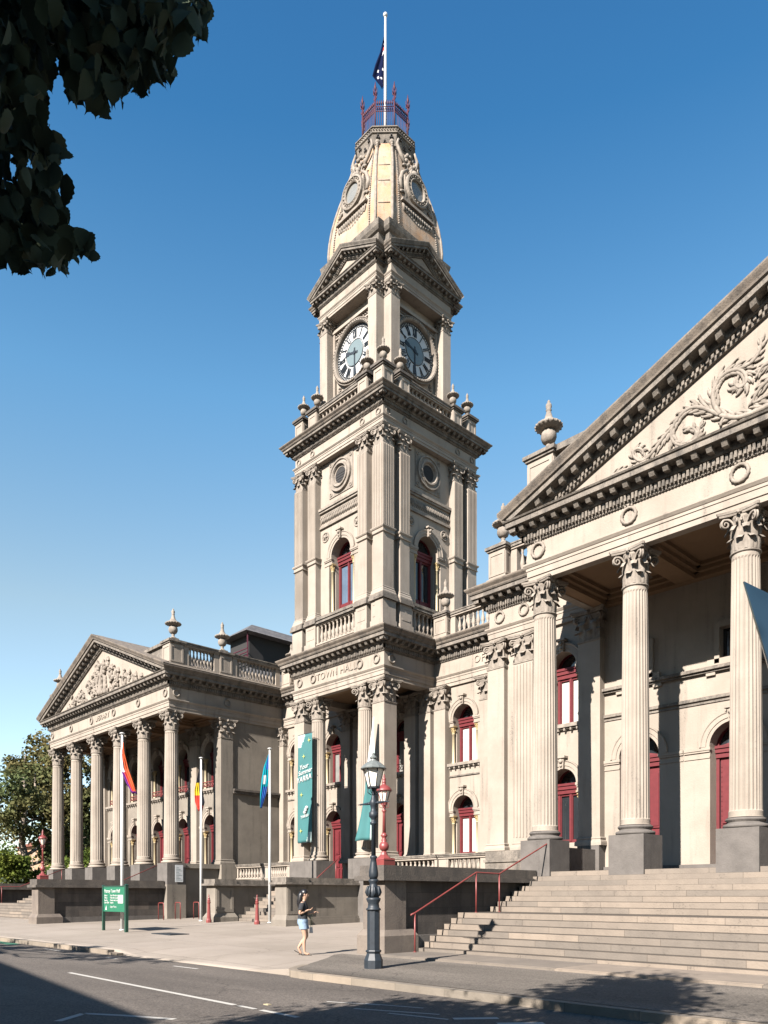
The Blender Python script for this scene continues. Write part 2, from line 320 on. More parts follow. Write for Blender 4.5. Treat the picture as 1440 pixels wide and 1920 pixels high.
def wreath(parent, x, y, z, side=False, s=1):
    if 'w' not in _wr:
        mb = MB(); torus_ring(mb, (0,0,0), .19, .035, 'Y', 28, 6, .45)
        mb.ball((0,-.02,.24), .04); mb.ball((-.09,-.01,.23), .03); mb.ball((.09,-.01,.23), .03); _wr['w'] = mb.mesh('wreath', M['orn'])
    inst('wreath', _wr['w'], parent, TL(x, y, z) @ (RZ(pi/2) if side else Matrix()) @ Matrix.Scale(s, 4))

# ------------------------------------------------------------------ columns
def fluted(r0, r1, h, n=24):
    mb = MB(); K = n*4
    def ring(r, z, dep):
        out = []
        for k in range(K):
            ph = k % 4; d = (0, .0, dep, dep)[ph] if False else (0 if ph == 0 else dep*(.8 if ph != 2 else 1.0))
            a = 2*pi*(k+.35*(1 if ph == 1 else (-1 if ph == 3 else 0)))/K
            out.append(mb.vert(((r-d)*cos(a), (r-d)*sin(a), z)))
        return out
    zs = [(0, 0), (.02, 0), (.16, 0), (.20, 1)]
    prof = []
    for i in range(1, 8): prof.append((.20+(h-.42)*i/7, 1))
    prof += [(h-.17, .0), (h, 0)]
    rings = []
    for z, f in zs+prof:
        t = z/h; r = r0+(r1-r0)*(t*t*.55+t*.45)
        if z < .02: r = r0+.05
        elif z < .17: r = r0+.012
        rings.append(ring(r, z, .028*f*r0/.42))
    for a, b in zip(rings, rings[1:]):
        for k in range(K): mb.face((a[k], a[(k+1)%K], b[(k+1)%K], b[k]))
    mb.face(rings[-1])
    return mb
def att_base(r, h):
    mb = MB(); p = [(r+.15,0)]
    for k in range(7): t = pi*k/6-pi/2; p.append((r+.09+.06*cos(t)+.01, h*.2+h*.2*sin(t)))
    p += [(r+.07,h*.42),(r+.045,h*.5),(r+.055,h*.62),(r+.08,h*.66)]
    for k in range(7): t = pi*k/6-pi/2; p.append((r+.06+.035*cos(t), h*.8+h*.14*sin(t)))
    p += [(r+.03,h*.96),(r+.02,h)]
    mb.lathe(p, 32); return mb
def leaf3(mb, ang, rb, z0, h, w, curl=.16, sq=None):
    rows = 8; cols = (-1, -.55, 0, .55, 1); G = []
    for i in range(rows+1):
        v = i/rows
        if v < .72: z = z0+h*v/.72*.92; out = .025+.03*v
        else:
            a = (v-.72)/.28*2.6; z = z0+h*(.92+.10*sin(a)) - (.06*h*(1-cos(a))*2.2); out = .045+curl*.5*(1-cos(a))
        ww = w*(.78+.22*abs(sin(v*10)))*(1 if v < .55 else (1-.5*((v-.55)/.45)**2))
        row = []
        for u in cols:
            rad = rb(z)+out-.03*abs(u)**1.5+(.012 if u == 0 else 0)
            a2 = ang+u*ww/2/max(rb(z), .2)
            k = 1 if not sq else 1/max(abs(cos(a2)), abs(sin(a2)))
            k = min(k, 1.25)
            row.append(mb.vert((rad*k*cos(a2), rad*k*sin(a2), z)))
        G.append(row)
    for a, b in zip(G, G[1:]):
        for j in range(len(cols)-1): mb.face((a[j], a[j+1], b[j+1], b[j]), True)
def capital(r, H, square=False, drop=0):
    mb = MB()
    rb = lambda z: r*(.92+.03*(z/H)) if z < H*.55 else r*(.95+.22*((z/H-.55)/.35)**2)
    n = 24
    if not square:
        mb.lathe([(r*1.0,-.06),(r*1.08,-.045),(r*1.1,-.02),(r*1.05,0),(r*.93,.01)]+[(rb(H*t/10), H*t/10) for t in range(1, 9)]+[(r*1.2,H*.86),(r*1.0,H*.88)], n)
    else:
        mb.frust(0,0,-.06,0,r*1.06,r*1.06,r*1.08,r*1.08)
        mb.frust(0,0,.0,H*.5,r*.95,r*.95,r*.95,r*.95); mb.frust(0,0,H*.5,H*.86,r*.95,r*.95,r*1.12,r*1.12)
    sq = square
    k8 = 8
    for i in range(k8): leaf3(mb, 2*pi*i/k8, rb, .01, H*.36, r*.72, r*.36, sq)
    for i in range(k8): leaf3(mb, 2*pi*(i+.5)/k8, rb, .02, H*.66, r*.66, r*.46, sq)
    # volutes
    for i in range(4):
        a = pi/4+i*pi/2
        for s in (-1, 1):
            pts = []; rad = []
            for t in range(7):
                u = t/6; rr = r*(1.02+.52*u*u); z = H*(.5+.34*sin(u*pi/2)); aa = a+s*(.42*(1-u)+.045)
                pts.append((rr*cos(aa), rr*sin(aa), z)); rad.append(r*.05+.02*u)
            cr, cz = r*1.50, H*.72
            for t in range(1, 15):
                th = pi/2-t*.62; q = H*.125*(1-t/17)
                aa = a+s*.05; rr = cr+q*cos(th)*1.0; pts.append((rr*cos(aa), rr*sin(aa), cz+q*sin(th))); rad.append(.036-.0012*t)
            mb.tube(pts, rad, 5)
        # helices in the middle of each face
        b = i*pi/2
        for s in (-1, 1):
            pts = []
            for t in range(5): u = t/4; aa = b+s*(.42-.22*u); rr = r*(1.04+.18*u); pts.append((rr*cos(aa), rr*sin(aa), H*(.5+.3*u)))
            for t in range(1, 9): th = pi/2-s*0-t*.75; q = H*.07*(1-t/10); aa = b+s*(.2-.5*q*cos(th)-.06); pts.append((r*1.24*cos(aa), r*1.24*sin(aa), H*.72+q*sin(th)))
            mb.tube(pts, .026, 4)
        mb.ball((r*1.3*cos(b), r*1.3*sin(b), H*.92), r*.15, 7, 4); 
        for t in range(5): mb.ball((r*1.27*cos(b)-r*.16*sin(b)*cos(t*1.257)*1.0, r*1.27*sin(b)+r*.16*cos(b)*cos(t*1.257), H*.92+r*.16*sin(t*1.257)), r*.07, 5, 3)
    # abacus
    def ab(z0, z1, k0, k1):
        lo = []; hi = []
        for i in range(4):
            for t in range(9):
                u = -1+2*t/8; dep = 1.0+.0*u; off = r*(1.24+.30*abs(u)**2.0); lat = u*r*1.42
                b = i*pi/2; 
                for L_, kk, z in ((lo, k0, z0), (hi, k1, z1)):
                    x, y = off*kk, lat*kk; L_.append(mb.vert((x*cos(b)-y*sin(b), x*sin(b)+y*cos(b), z)))
        n = len(lo)
        for k in range(n): mb.face((lo[k], lo[(k+1)%n], hi[(k+1)%n], hi[k]))
        mb.face(lo[::-1]); mb.face(hi)
    ab(H*.88, H*.935, .93, .97); ab(H*.937, H*.999, 1.0, 1.03)
    return mb
CH = 1.07                                                   # capital height
SHAFT_H = 10.88-3.41-.30
D = {}
D['shaft'] = fluted(.42, .355, SHAFT_H).mesh('shaft', M['cream'])
D['base_c'] = att_base(.42, .30).mesh('column_base', M['cream']); D['base_b'] = bpy.data.meshes.new_from_object if False else att_base(.42, .30).mesh('column_base', M['blue'])
D['cap'] = fixnormals(capital(.365, CH).mesh('capital', M['orn']))
D['pcap'] = fixnormals(capital(.42, CH, True).mesh('pilaster_capital', M['orn']))
D['pcap_s'] = fixnormals(capital(.33, .84, True).mesh('pilaster_capital', M['orn']))
D['pcap_t'] = fixnormals(capital(.30, .62, True).mesh('pilaster_capital', M['orn']))
def plinth(mb, x, y, z0, z1, h=.57): mb.box(x-h, x+h, y-h, y+h, z0, z1)
def column(parent, x, y, zb=3.41, dark=False):
    c = inst('column', D['shaft'], parent, TL(x, y, zb+.30))
    inst('capital', D['cap'], c, TL(x, y, 10.88)); inst('column_base', D['base_b' if dark else 'base_c'], c, TL(x, y, zb))
    return c
def pier_base_prof(o, z): return [(-.05,z),(o+.10,z),(o+.10,z+.10),(o+.085,z+.16),(o+.05,z+.18),(o+.04,z+.22),(o+.06,z+.25),(o+.05,z+.29),(o,z+.31),(-.05,z+.31)]
def pilaster(parent, x0, x1, y0, y1, zb=3.41, flutes=(), mat='cream'):
    """rectangular pier/pilaster box with base, capital; outer faces given by the box"""
    mb = MB(); mb.box(x0, x1, y0, y1, zb+.3, 10.88)
    p = [(x0,y1),(x0,y0),(x1,y0),(x1,y1)]
    sweep(mb, p, pier_base_prof(0, zb), True)
    if 'front' in flutes: flute_strip(mb, x0, x1, y0, zb+.5, 10.75)
    o = part('pilaster', mb, M[mat], parent)
    if y1-y0 > .35 or True:
        inst('capital', D['pcap'], o, TL((x0+x1)/2, y0+.42, 10.88) @ Matrix.Scale((x1-x0)/.84, 4, (1,0,0)))
    return o
def flute_strip(mb, x0, x1, y, z0, z1, n=6):
    """raised fillets on a face that looks toward -y (leaving sunk flutes between)"""
    w = (x1-x0)/n
    for k in range(n+1):
        c = x0+k*w; a, b = max(x0+.001, c-w*.16), min(x1-.001, c+w*.16)
        mb.box(a, b, y-.028, y+.0, z0, z1)

# ------------------------------------------------------------------ walls with openings (local frame: face looks to -y)
def wall(mb, x0, x1, z0, z1, y, groups, dep=.68):
    """groups: (xc, [(w, W, zb, zs)])  arch of width w springing at zs over a rectangular part of width W"""
    q = lambda a, b, c, d: (mb.poly([(a,y,c),(b,y,c),(b,y,d),(a,y,d)]) if b-a > 1e-4 and d-c > 1e-4 else None)
    groups = sorted(groups); X = x0
    for xc, ops in groups:
        W = max(o[1] for o in ops); a, b = xc-W/2, xc+W/2
        q(X, a, z0, z1); X = b; Z = z0
        for op in sorted(ops, key=lambda o: o[2]):
            w, WW, zb, zs = op[:4]
            if len(op) > 4:
                q(a, b, Z, zb); q(a, xc-w/2, zb, zs); q(xc+w/2, b, zb, zs); h_ = w/2
                for s in (-1, 1): mb.poly([(xc+s*h_,y,zb),(xc+s*h_,y+dep,zb),(xc+s*h_,y+dep,zs),(xc+s*h_,y,zs)])
                for z_ in (zb, zs): mb.poly([(xc-h_,y,z_),(xc+h_,y,z_),(xc+h_,y+dep,z_),(xc-h_,y+dep,z_)])
                Z = zs; continue
            q(a, b, Z, zb); r = w/2; zi = zs-.30 if WW > w else zs
            if WW < W: q(a, xc-WW/2, zb, zi); q(xc+WW/2, b, zb, zi)
            q(a, xc-r, zi, zs); q(xc+r, b, zi, zs)
            top = zs+r+.05; q(a, xc-r, zs, top); q(xc+r, b, zs, top)
            n = 16; P = [(xc-r*cos(pi*k/n), zs+r*sin(pi*k/n)) for k in range(n+1)]
            for (xa, za), (xb, zb2) in zip(P, P[1:]): mb.poly([(xa,y,za),(xb,y,zb2),(xb,y,top),(xa,y,top)])
            y1 = y+dep; ym = y+.26 if WW > w else y
            # reveals
            for s in (-1, 1):
                if WW > w:
                    mb.poly([(xc+s*WW/2,y,zb),(xc+s*WW/2,ym,zb),(xc+s*WW/2,ym,zi),(xc+s*WW/2,y,zi)])
                    mb.poly([(xc+s*WW/2,ym,zb),(xc+s*r,ym,zb),(xc+s*r,ym,zi),(xc+s*WW/2,ym,zi)])
                    mb.poly([(xc+s*r,y,zi),(xc+s*WW/2,y,zi),(xc+s*WW/2,ym,zi),(xc+s*r,ym,zi)])
                mb.poly([(xc+s*r,ym,zb),(xc+s*r,y1,zb),(xc+s*r,y1,zs),(xc+s*r,ym,zs)])
                if WW > w: mb.poly([(xc+s*r,y,zi),(xc+s*r,ym,zi),(xc+s*r,ym,zs),(xc+s*r,y,zs)])
            mb.poly([(xc-WW/2,y,zb),(xc+WW/2,y,zb),(xc+WW/2,y1,zb),(xc-WW/2,y1,zb)])
            for (xa, za), (xb, zb2) in zip(P, P[1:]): mb.poly([(xa,y,za),(xb,y,zb2),(xb,y1,zb2),(xa,y1,za)], True)
            Z = top
        q(a, b, Z, z1)
    q(X, x1, z0, z1)
def arcprof(mb, xc, zs, prof, y, n=20):
    """prof: [(radius, out)] swept round a half circle"""
    rows = []
    for k in range(n+1):
        t = pi*k/n; rows.append([mb.vert((xc-r*cos(t), y-o, zs+r*sin(t))) for r, o in prof])
    for a, b in zip(rows, rows[1:]):
        for j in range(len(prof)-1): mb.face((a[j], b[j], b[j+1], a[j+1]))
_win = {}
def window(parent, xc, y, zb, zs, w=1.3, W=1.8, T=None, kind='window', pane='glassdark', side_imp=.35, balc=False, sill=True):
    h = zs-zb; key = (round(h, 2), w, W, kind, pane, side_imp, balc, sill); r = w/2
    if key not in _win:
        fr = MB(); yy = .48
        fr.box(-r,-r+.10,yy,yy+.1,0,h-.0); fr.box(r-.10,r,yy,yy+.1,0,h)
        fr.box(-r,r,yy-.10,yy+.12,h-.16,h-.02); fr.box(-r,r,yy-.05,yy+.1,h-.32,h-.165); fr.box(-r,r,yy-.14,yy+.1,h-.02,h+.07)
        if kind == 'window':
            fr.box(-.05,.05,yy-.01,yy+.1,.1,h-.32); fr.box(-r+.1,r-.1,yy+.02,yy+.1,0,.16 if h < 2.8 else .7); fr.box(-r+.1,r-.1,yy+.02,yy+.1,h-.40,h-.32)
            for s in (-1, 1): fr.box(min(s*.05,s*.08),max(s*.05,s*.08),yy+.03,yy+.1,.16,h-.40); fr.box(min(s*(r-.10),s*(r-.14)),max(s*(r-.10),s*(r-.14)),yy+.03,yy+.1,.16,h-.40)
        else:
            fr.box(-r+.13,r-.13,yy+.05,yy+.12,0,h-.32); fr.box(-.03,.03,yy+.03,yy+.12,0,h-.32)
            for s in (-1, 1):
                for (a, b) in ((.1,.75),(.85,1.5),(1.6,h-.5)):
                    xa, xb = (.08, r-.2) if s > 0 else (-r+.2, -.08)
                    fr.box(xa,xb,yy+.0,yy+.05,a,b); fr.box(xa+.07,xb-.07,yy-.02,yy+.0,a+.07,b-.07)
                for k in range(int((h-.5)/.16)):
                    fr.ball((s*(r-.165),yy+.04,.1+k*.16), .018, 5, 3); fr.ball((s*.055,yy+.04,.1+k*.16), .014, 5, 3)
            fr.frust(0,yy-.02,h+.07,h+.18,r*.75,.06,r*.12,.05)
        arcprof(fr, 0, h+.07, [(r,-yy-.1),(r,-yy+.02),(r-.09,-yy+.02),(r-.09,-yy-.1)], 0)
        if kind == 'fan':
            pass
        pn = MB(); pn.cm = 0
        pn.poly([(-r+.1,yy+.09,0),(r-.1,yy+.09,0),(r-.1,yy+.09,h-.3),(-r+.1,yy+.09,h-.3)])
        pn.cm = 1; pn.poly([(-(r-.05)*cos(pi*k/14),yy+.09,h+.0+(r-.05)*sin(pi*k/14)) for k in range(15)])
        su = MB()
        arcprof(su, 0, h, [(r,0),(r,.05),(r+.11,.05),(r+.115,.08),(r+.25,.08),(r+.28,.11),(r+.32,.11),(r+.32,0)], 0)
        su.frust(0,-.08,h+r-.02,h+r+.38,.08,.09,.13,.12); su.box(-.2,.2,-.26,.02,h+r+.38,h+r+.46); su.ball((0,-.2,h+r+.27), .09, 7, 4); su.ball((0,-.19,h+r+.1), .06, 7, 4)
        for s in (-1, 1):
            e = W/2+side_imp
            a, b = sorted((s*r, s*e)); su.box(a-(.03 if s>0 else 0),b+(.03 if s<0 else 0),-.07,.02,h-.10,h); su.box(a,b,-.045,.02,h-.16,h-.10); su.box(a,b,-.03,.02,h-.36,h-.31)
        sl_ = MB()
        if sill:
            sl_.box(-W/2-.3,W/2+.3,-.2,.02,-.14,0); sl_.box(-W/2-.25,W/2+.25,-.12,.02,-.2,-.141)
            for k in range(8): sl_.box(-W/2-.2+k*(W+.36)/7-.035,-W/2-.2+k*(W+.36)/7+.035,-.16,.02,-.26,-.141)
        cl = MB(); gc = MB()
        cl.lathe([(.12,0),(.12,.05),(.085,.08),(.1,.12),(.075,.16),(.07,h-.72),(.09,h-.71),(.09,h-.68),(.07,h-.67)], 12)
        gc.lathe([(.075,h-.67),(.09,h-.6),(.12,h-.5),(.08,h-.48),(.13,h-.38),(.15,h-.36)], 8, smooth=False); gc.box(-.13,.13,-.13,.13,h-.36,h-.30)
        for t in range(8): gc.ball((.12*cos(t*pi/4), .12*sin(t*pi/4), h-.52+.09*(t%2)), .035, 5, 3)
        _win[key] = (fr.mesh('window_frame', M['red']), pn.mesh('pane', [M[pane], M['glassdark']]), su.mesh('window_surround', M['orn' if False else 'cream']), cl.mesh('colonette', M['yellow']), gc.mesh('colonette_capital', M['gold']), sl_.mesh('sill', M['orn']) if sill else None)
    fr, pn, su, cl, gc, sm_ = _win[key]
    w0 = (T or Matrix()) @ TL(xc, y, zb)
    f = inst('window' if kind != 'door' else 'door', fr, parent, w0)
    inst('pane', pn, f, w0); inst('window_surround', su, f, w0)
    if sm_: inst('sill', sm_, f, w0)
    if W > w:
        for s in (-1, 1):
            ww = w0 @ TL(s*(W/2-.14), .13, 0)
            inst('colonette', cl, f, ww); inst('colonette_capital', gc, f, ww)
    if balc:
        bm_ = MB(); bm_.box(-W/2,W/2,.02,.05,.42,.46); bm_.box(-W/2,W/2,.02,.05,0.02,.05)
        for k in range(9): torus_ring(bm_, (-W/2+.1+k*(W-.2)/8, .035, .24), .09, .016, 'Y', 10, 4)
        inst('balconet', bm_.mesh('balconet', M['iron_red']), f, w0)
    return f

# ------------------------------------------------------------------ balusters, urns
def _bal():
    mb = MB(); mb.box(-.085,.085,-.085,.085,0,.07); mb.lathe([(.05,.07),(.07,.1),(.05,.13),(.085,.24),(.1,.34),(.075,.46),(.045,.62),(.04,.7),(.06,.73),(.045,.77),(.065,.82),(.07,.84)], 10); mb.box(-.085,.085,-.085,.085,.84,.9); return mb
D['bal'] = _bal().mesh('baluster', M['cream'])
def _urn():
    mb = MB()
    mb.box(-.24,.24,-.24,.24,0,.1)
    mb.lathe([(.22,.1),(.2,.14),(.1,.2),(.075,.28),(.1,.32),(.075,.36)], 16)
    mb.lathe([(.09,.36),(.2,.42),(.255,.55),(.25,.68),(.2,.78),(.17,.80)], 24, mod=lambda k, z: 1-.07*(k % 2))
    mb.lathe([(.18,.80),(.3,.84),(.42,.90),(.44,.95),(.41,.99),(.36,1.0),(.22,1.08),(.13,1.22),(.085,1.38),(.075,1.44),(.1,1.47),(.07,1.5),(.1,1.58),(.09,1.66),(.04,1.72),(.05,1.75),(.02,1.8)], 20)
    for k in range(18): mb.ball((.42*cos(k*pi/9), .42*sin(k*pi/9), .93), .05, 5, 3)
    return mb
D['urn'] = _urn().mesh('urn', M['orn'])
def urn(parent, x, y, z, s=1.0): inst('urn', D['urn'], parent, TL(x, y, z) @ Matrix.Scale(s, 4))
def balustrade(parent, p, q, z0, z1, n=None, pedestals=(), th=.16, mat='cream', bal=True, base=.45, rail=.24, blk=.35):
    """p->q run, outward on the right hand side; solid plinth, balusters, moulded rail"""
    mb = MB(); nrm = seg_n(p, q); d = (-nrm[1], nrm[0]); L = sqrt((q[0]-p[0])**2+(q[1]-p[1])**2)
    rot = atan2(d[1], d[0]); w = TL(p[0], p[1], 0) @ RZ(rot)       # local +x along, outside = -y
    mb.box(0, L, -th, th, z0, z0+base); mb.box(-.0, L, -th-.04, th+.04, z0+base-.07, z0+base+.002)
    mb.box(0, L, -th-.03, th+.03, z1-rail, z1-rail+.08); 
    o = part('balustrade', mb, M[mat], parent, w)
    mr = MB(); mr.box(-.01, L+.01, -th-.08, th+.08, z1-rail+.08, z1-.05); mr.box(-.01, L+.01, -th-.11, th+.11, z1-.05, z1)
    inst('rail', mr.mesh('rail', M['cornice']), o, w)
    if bal:
        e0, e1 = blk, L-blk
        for xa_, xb_ in ((0, blk-.04), (L-blk+.04, L)):
            if xb_-xa_ > .03: mb2 = MB(); mb2.box(xa_, xb_, -th+.02, th-.02, z0+base, z1-rail); inst('end_block', mb2.mesh('end_block', M[mat]), o, w)
        n = n or max(2, int((e1-e0)/.30)); h = (z1-rail)-(z0+base)
        for k in range(n):
            x = e0+(e1-e0)*(k+.5)/n
            inst('baluster', D['bal'], o, w @ TL(x, 0, z0+base+.001) @ Matrix.Scale((h-.002)/.9, 4, (0,0,1)))
    return o
def pedestal(parent, x, y, z0, z1, a=.42, b=.42, u=False, us=1.0, cap='cornice'):
    mb = MB(); mb.box(x-a-.07,x+a+.07,y-b-.07,y+b+.07,z0,z0+.42); mb.box(x-a,x+a,y-b,y+b,z0+.42,z1-.22)
    # sunk panel look: raised border frames on four faces
    zb, zt = z0+.52, z1-.34
    for (ax, h, o) in (('x', a, b), ('y', b, a)):
        for s in (-1, 1):
            for (u0, u1, c0, c1) in ((-h+.02,-h+.12,zb,zt),(h-.12,h-.02,zb,zt),(-h+.121,h-.121,zb,zb+.08),(-h+.121,h-.121,zt-.08,zt)):
                lo, hi = sorted((s*o, s*(o+.025)))
                if ax == 'x': mb.box(x+u0, x+u1, y+lo, y+hi, c0, c1)
                else: mb.box(x+lo, x+hi, y+u0, y+u1, c0, c1)
    o = part('pedestal', mb, M['cream'], parent)
    mc = MB(); mc.box(x-a-.06,x+a+.06,y-b-.06,y+b+.06,z1-.22,z1-.14); mc.box(x-a-.12,x+a+.12,y-b-.12,y+b+.12,z1-.14,z1-.02); mc.frust(x,y,z1-.02,z1+.08,a+.12,b+.12,.2,.2)
    inst('pedestal_cap', mc.mesh('pedestal_cap', M[cap]), o, Matrix())
    if u: urn(parent, x, y, z1+.05, us)
    return o
def textmesh(name, s, size, mat, parent, w, ext=.03, shear=0, align='CENTER', spacing=1.0):
    cu = bpy.data.curves.new(name, 'FONT'); cu.body = s; cu.size = size; cu.extrude = ext; cu.align_x = align; cu.align_y = 'CENTER'; cu.shear = shear; cu.space_character = spacing; cu.resolution_u = 3
    t = bpy.data.objects.new(name+'_tmp', cu); col.objects.link(t)
    bpy.context.view_layer.update()
    me = bpy.data.meshes.new_from_object(t.evaluated_get(bpy.context.evaluated_depsgraph_get())); bpy.data.objects.remove(t)
    me.materials.clear(); me.materials.append(mat)
    return inst(name, me, parent, w)
RX = Matrix.Rotation(pi/2, 4, 'X')

# ------------------------------------------------------------------ pediments
def pediment(parent, xl, xr, yf, ztop, zapex, o=.74, depth=8, pitch=.45, s=1.0, rot=None, roofmat='cornice', tym='cream'):
    """raking cornices, tympanum and little roof; front face plane yf looks to -y. ztop= top of horizontal cornice"""
    w = rot or Matrix(); xc = (xl+xr)/2; xt = xl-o; sl = (zapex-ztop)/(xc-xt); mb = MB(); ms = MB()
    H = .44*s
    # profile: (outward offset, t above rake base line) ; rake base line passes xt at ztop-.0
    pr = [(-.05,-H*1.35),(.07*s,-H*1.35),(.09*s,-H*1.25),(.09*s,-H*.95),(.19*s,-H*.9),(.2*s,-H*.8),(.2*s,-H*.42),(.56*s,-H*.42),(.56*s,-H*.05),(.62*s,0),(-.05,.0)]
    ps = [(.5*s,.0),(.63*s,.0),(.65*s,.06*s),(.72*s,.17*s),(.745*s,.22*s),(.745*s,.27*s),(-.05,.3*s)]
    for side in (-1, 1):
        X = lambda u: xc+side*(u)                       # u: distance from centre
        for mbx, prof in ((mb, pr), (ms, ps)):
            A = []; B = []
            for (oo, t) in prof:
                # cut at the foot where t-line meets the horizontal cornice
                ue = (xc-xt)-(o-oo) if t >= 0 else (xc-xl)+oo
                zr = lambda u: zapex-sl*u
                z = zr(ue)+t
                if t < 0:
                    um = (zapex+t-(ztop-.0))/sl; ue = min(ue, um); z = zapex-sl*ue+t
                A.append(mbx.vert((X(ue), yf-oo, z))); B.append(mbx.vert((xc, yf-oo, zapex+t)))
            for k in range(len(prof)-1): mbx.face((A[k], B[k], B[k+1], A[k+1]))
            mbx.face(A)
        # modillions and dentils
        def rb(t0, t1, o0, o1, pitch_, wd, taper):
            umax = (zapex+t0-ztop)/sl-.05; cnt = int(umax/pitch_)
            for k in range(cnt+1):
                u = pitch_*(k+.5)
                if u+wd/2 > umax: break
                pts = []
                for (t, oo) in ((t0, o1-taper), (t1, o1)):
                    for (du, y_) in ((-wd/2, o0), (-wd/2, oo), (wd/2, oo), (wd/2, o0)):
                        uu = u+du; pts.append((X(uu), yf-y_, zapex-sl*uu+t))
                i = [mb.vert(p) for p in pts]
                for f in ((0,1,2,3),(7,6,5,4),(0,4,5,1),(1,5,6,2),(2,6,7,3)): mb.face([i[e] for e in f])
        rb(-H*.80, -H*.425, .19*s, .5*s, pitch, pitch*.36, .1*s)
        rb(-H*1.22, -H*.97, .08*s, .165*s, .12*s+.02, .075*s, 0)
    part('raking_cornice', mb, M['cornice'], parent, w)
    # roof slabs
    for side in (-1, 1):
        X = lambda u: xc+side*u; ue = xc-xt
        ms.poly([(X(ue), yf-.7*s, zapex-sl*ue+.25*s),(xc, yf-.7*s, zapex+.28*s),(xc, yf+depth, zapex+.28*s),(X(ue), yf+depth, zapex-sl*ue+.25*s)])
    part('pediment_roof', ms, M[roofmat], parent, w)
    t = MB(); zt = zapex-H*1.3; um = (zt-ztop)/sl+.15
    t.poly([(xc-um,yf+.02,ztop-.1),(xc+um,yf+.02,ztop-.1),(xc,yf+.02,zt+.1)])
    tp = part('tympanum', t, M[tym], parent, w)
    return tp, xc, zt, um
def relief_curve(mb, pts, y, r0=.075, r1=.03, leaves=True, rng=R, sc_=1.0):
    P = [Vector((x, y-.03, z)) for x, z in pts]
    Q = []
    for i in range(len(P)-1):                                # catmull-rom
        a, b, c, d = P[max(i-1, 0)], P[i], P[i+1], P[min(i+2, len(P)-1)]
        for t in (0, .33, .66): Q.append(.5*((2*b)+(-a+c)*t+(2*a-5*b+4*c-d)*t*t+(-a+3*b-3*c+d)*t**3))
    Q.append(P[-1]); n = len(Q)
    mb.tube(Q, [r0+(r1-r0)*i/(n-1) for i in range(n)], 7)
    if leaves:
        for i in range(1, n-2):
            d = (Q[i+1]-Q[i-1]).normalized(); s = 1 if i % 2 else -1
            nrm = Vector((-d.z, 0, d.x))*s
            L_ = (.26+.14*rng.random())*sc_*(1-.5*i/n)
            for (f_, sp, bk) in ((1.0, .30, .045), (.75, .16, .02), (.6, .42, .075)):
                pts2 = [Q[i]+d*L_*f_*(.34*k-.02*k*k)+nrm*L_*f_*(sp*k-bk*k*k)+Vector((0,.02,0)) for k in range(5)]
                mb.tube(pts2, [r0*.45, r0*.75, r0*.62, r0*.4, .006], 6)
    return Q

# ------------------------------------------------------------------ portico (library and hall)
ZF = 2.37
def steps(mb, x0, x1, zlow):
    ys = [15.6+.3*k for k in range(7)]+[18.9+.36*k for k in range(7)]+[21.33]
    ys[12] = 20.68; ys[13] = 21.0
    for k, y in enumerate(ys):
        z0 = .158*k if k else zlow
        mb.box(x0, x1, y, 25.6, z0+(.0005*k), .158*(k+1))
    return ys
def cheek(parent, x0, x1, zg, y1=21.2):
    """flanking wall of the big stairs with its front pier and heavy coping"""
    mb = MB(); mb.box(x0+.0, x1-.0, 14.42, 15.22, zg, 2.1)
    for (o, z0, z1) in ((.12, zg-.3, .52), ):
        mb.box(x0-o, x1+o, 14.42-o, 15.22+o+.25, z0, z1)
    mb.frust((x0+x1)/2, 14.94, .52, .68, (x1-x0)/2+.12, .64, (x1-x0)/2+.02, .54)
    part('pier', mb, M['pier'], parent)
    mw = MB(); mw.box(x0+.12, x1-.12, 15.2, y1, zg-.3, 2.1); part('side_wall', mw, M['bluewall'], parent)
    mc = MB(); mc.box(x0-.16, x1+.16, 14.24, y1, 2.0, 2.12); mc.box(x0-.10, x1+.10, 14.30, y1, 2.12, 2.14); mc.box(x0-.05, x1+.05, 14.34, y1, 2.12, 2.41)
    part('coping', mc, M['coping'], parent)
    mb = MB(); mb.box(x0+.02, x1-.02, 15.5, y1, zg-.3, .5); part('wall_footing', mb, M['blue'], parent)
def portico(B, xs, dark, cheeks, zg):
    for x in xs: column(B, x, 21.82, dark=dark)
    for x in xs:
        mb = MB(); mb.box(x-.57, x+.57, 21.25, 22.39, 2.2, 3.409); part('plinth', mb, M['blue'], B)
    xl, xr = xs[0]-.4, xs[-1]+.4
    xl, xr = min(xl, xr), max(xl, xr)
    mb = MB(); steps(mb, cheeks[0], cheeks[1], zg); o = part('stairs', mb, M['step'], B)
    return xl, xr
def ceiling(B, x0, x1, y0, y1, xs, zc=12.35):
    mb = MB(); mb.box(x0+.2, x1-.2, y0, y1, zc, zc+.1)
    for x in xs: mb.box(x-.33, x+.33, y0, y1, 11.97, zc)
    mb.box(x0+.1, x1-.1, y1-.3, y1, 11.96, zc)
    xx = sorted(xs)
    for a, b in zip(xx, xx[1:]):
        for (i, h) in ((.33, .12), (.48, .24)):
            mb.box(a+i, b-i, y0+.05, y0+.2+i-.33, zc-.36+h, zc-.002*i); mb.box(a+i, b-i, y1-.45-i+.33, y1-.3, zc-.36+h, zc-.003)
            mb.box(a+i, a+i+.15, y0+.2, y1-.3, zc-.36+h, zc-.004); mb.box(b-i-.15, b-i, y0+.2, y1-.3, zc-.36+h, zc-.005)
    part('portico_ceiling', mb, M['ceil'], B)

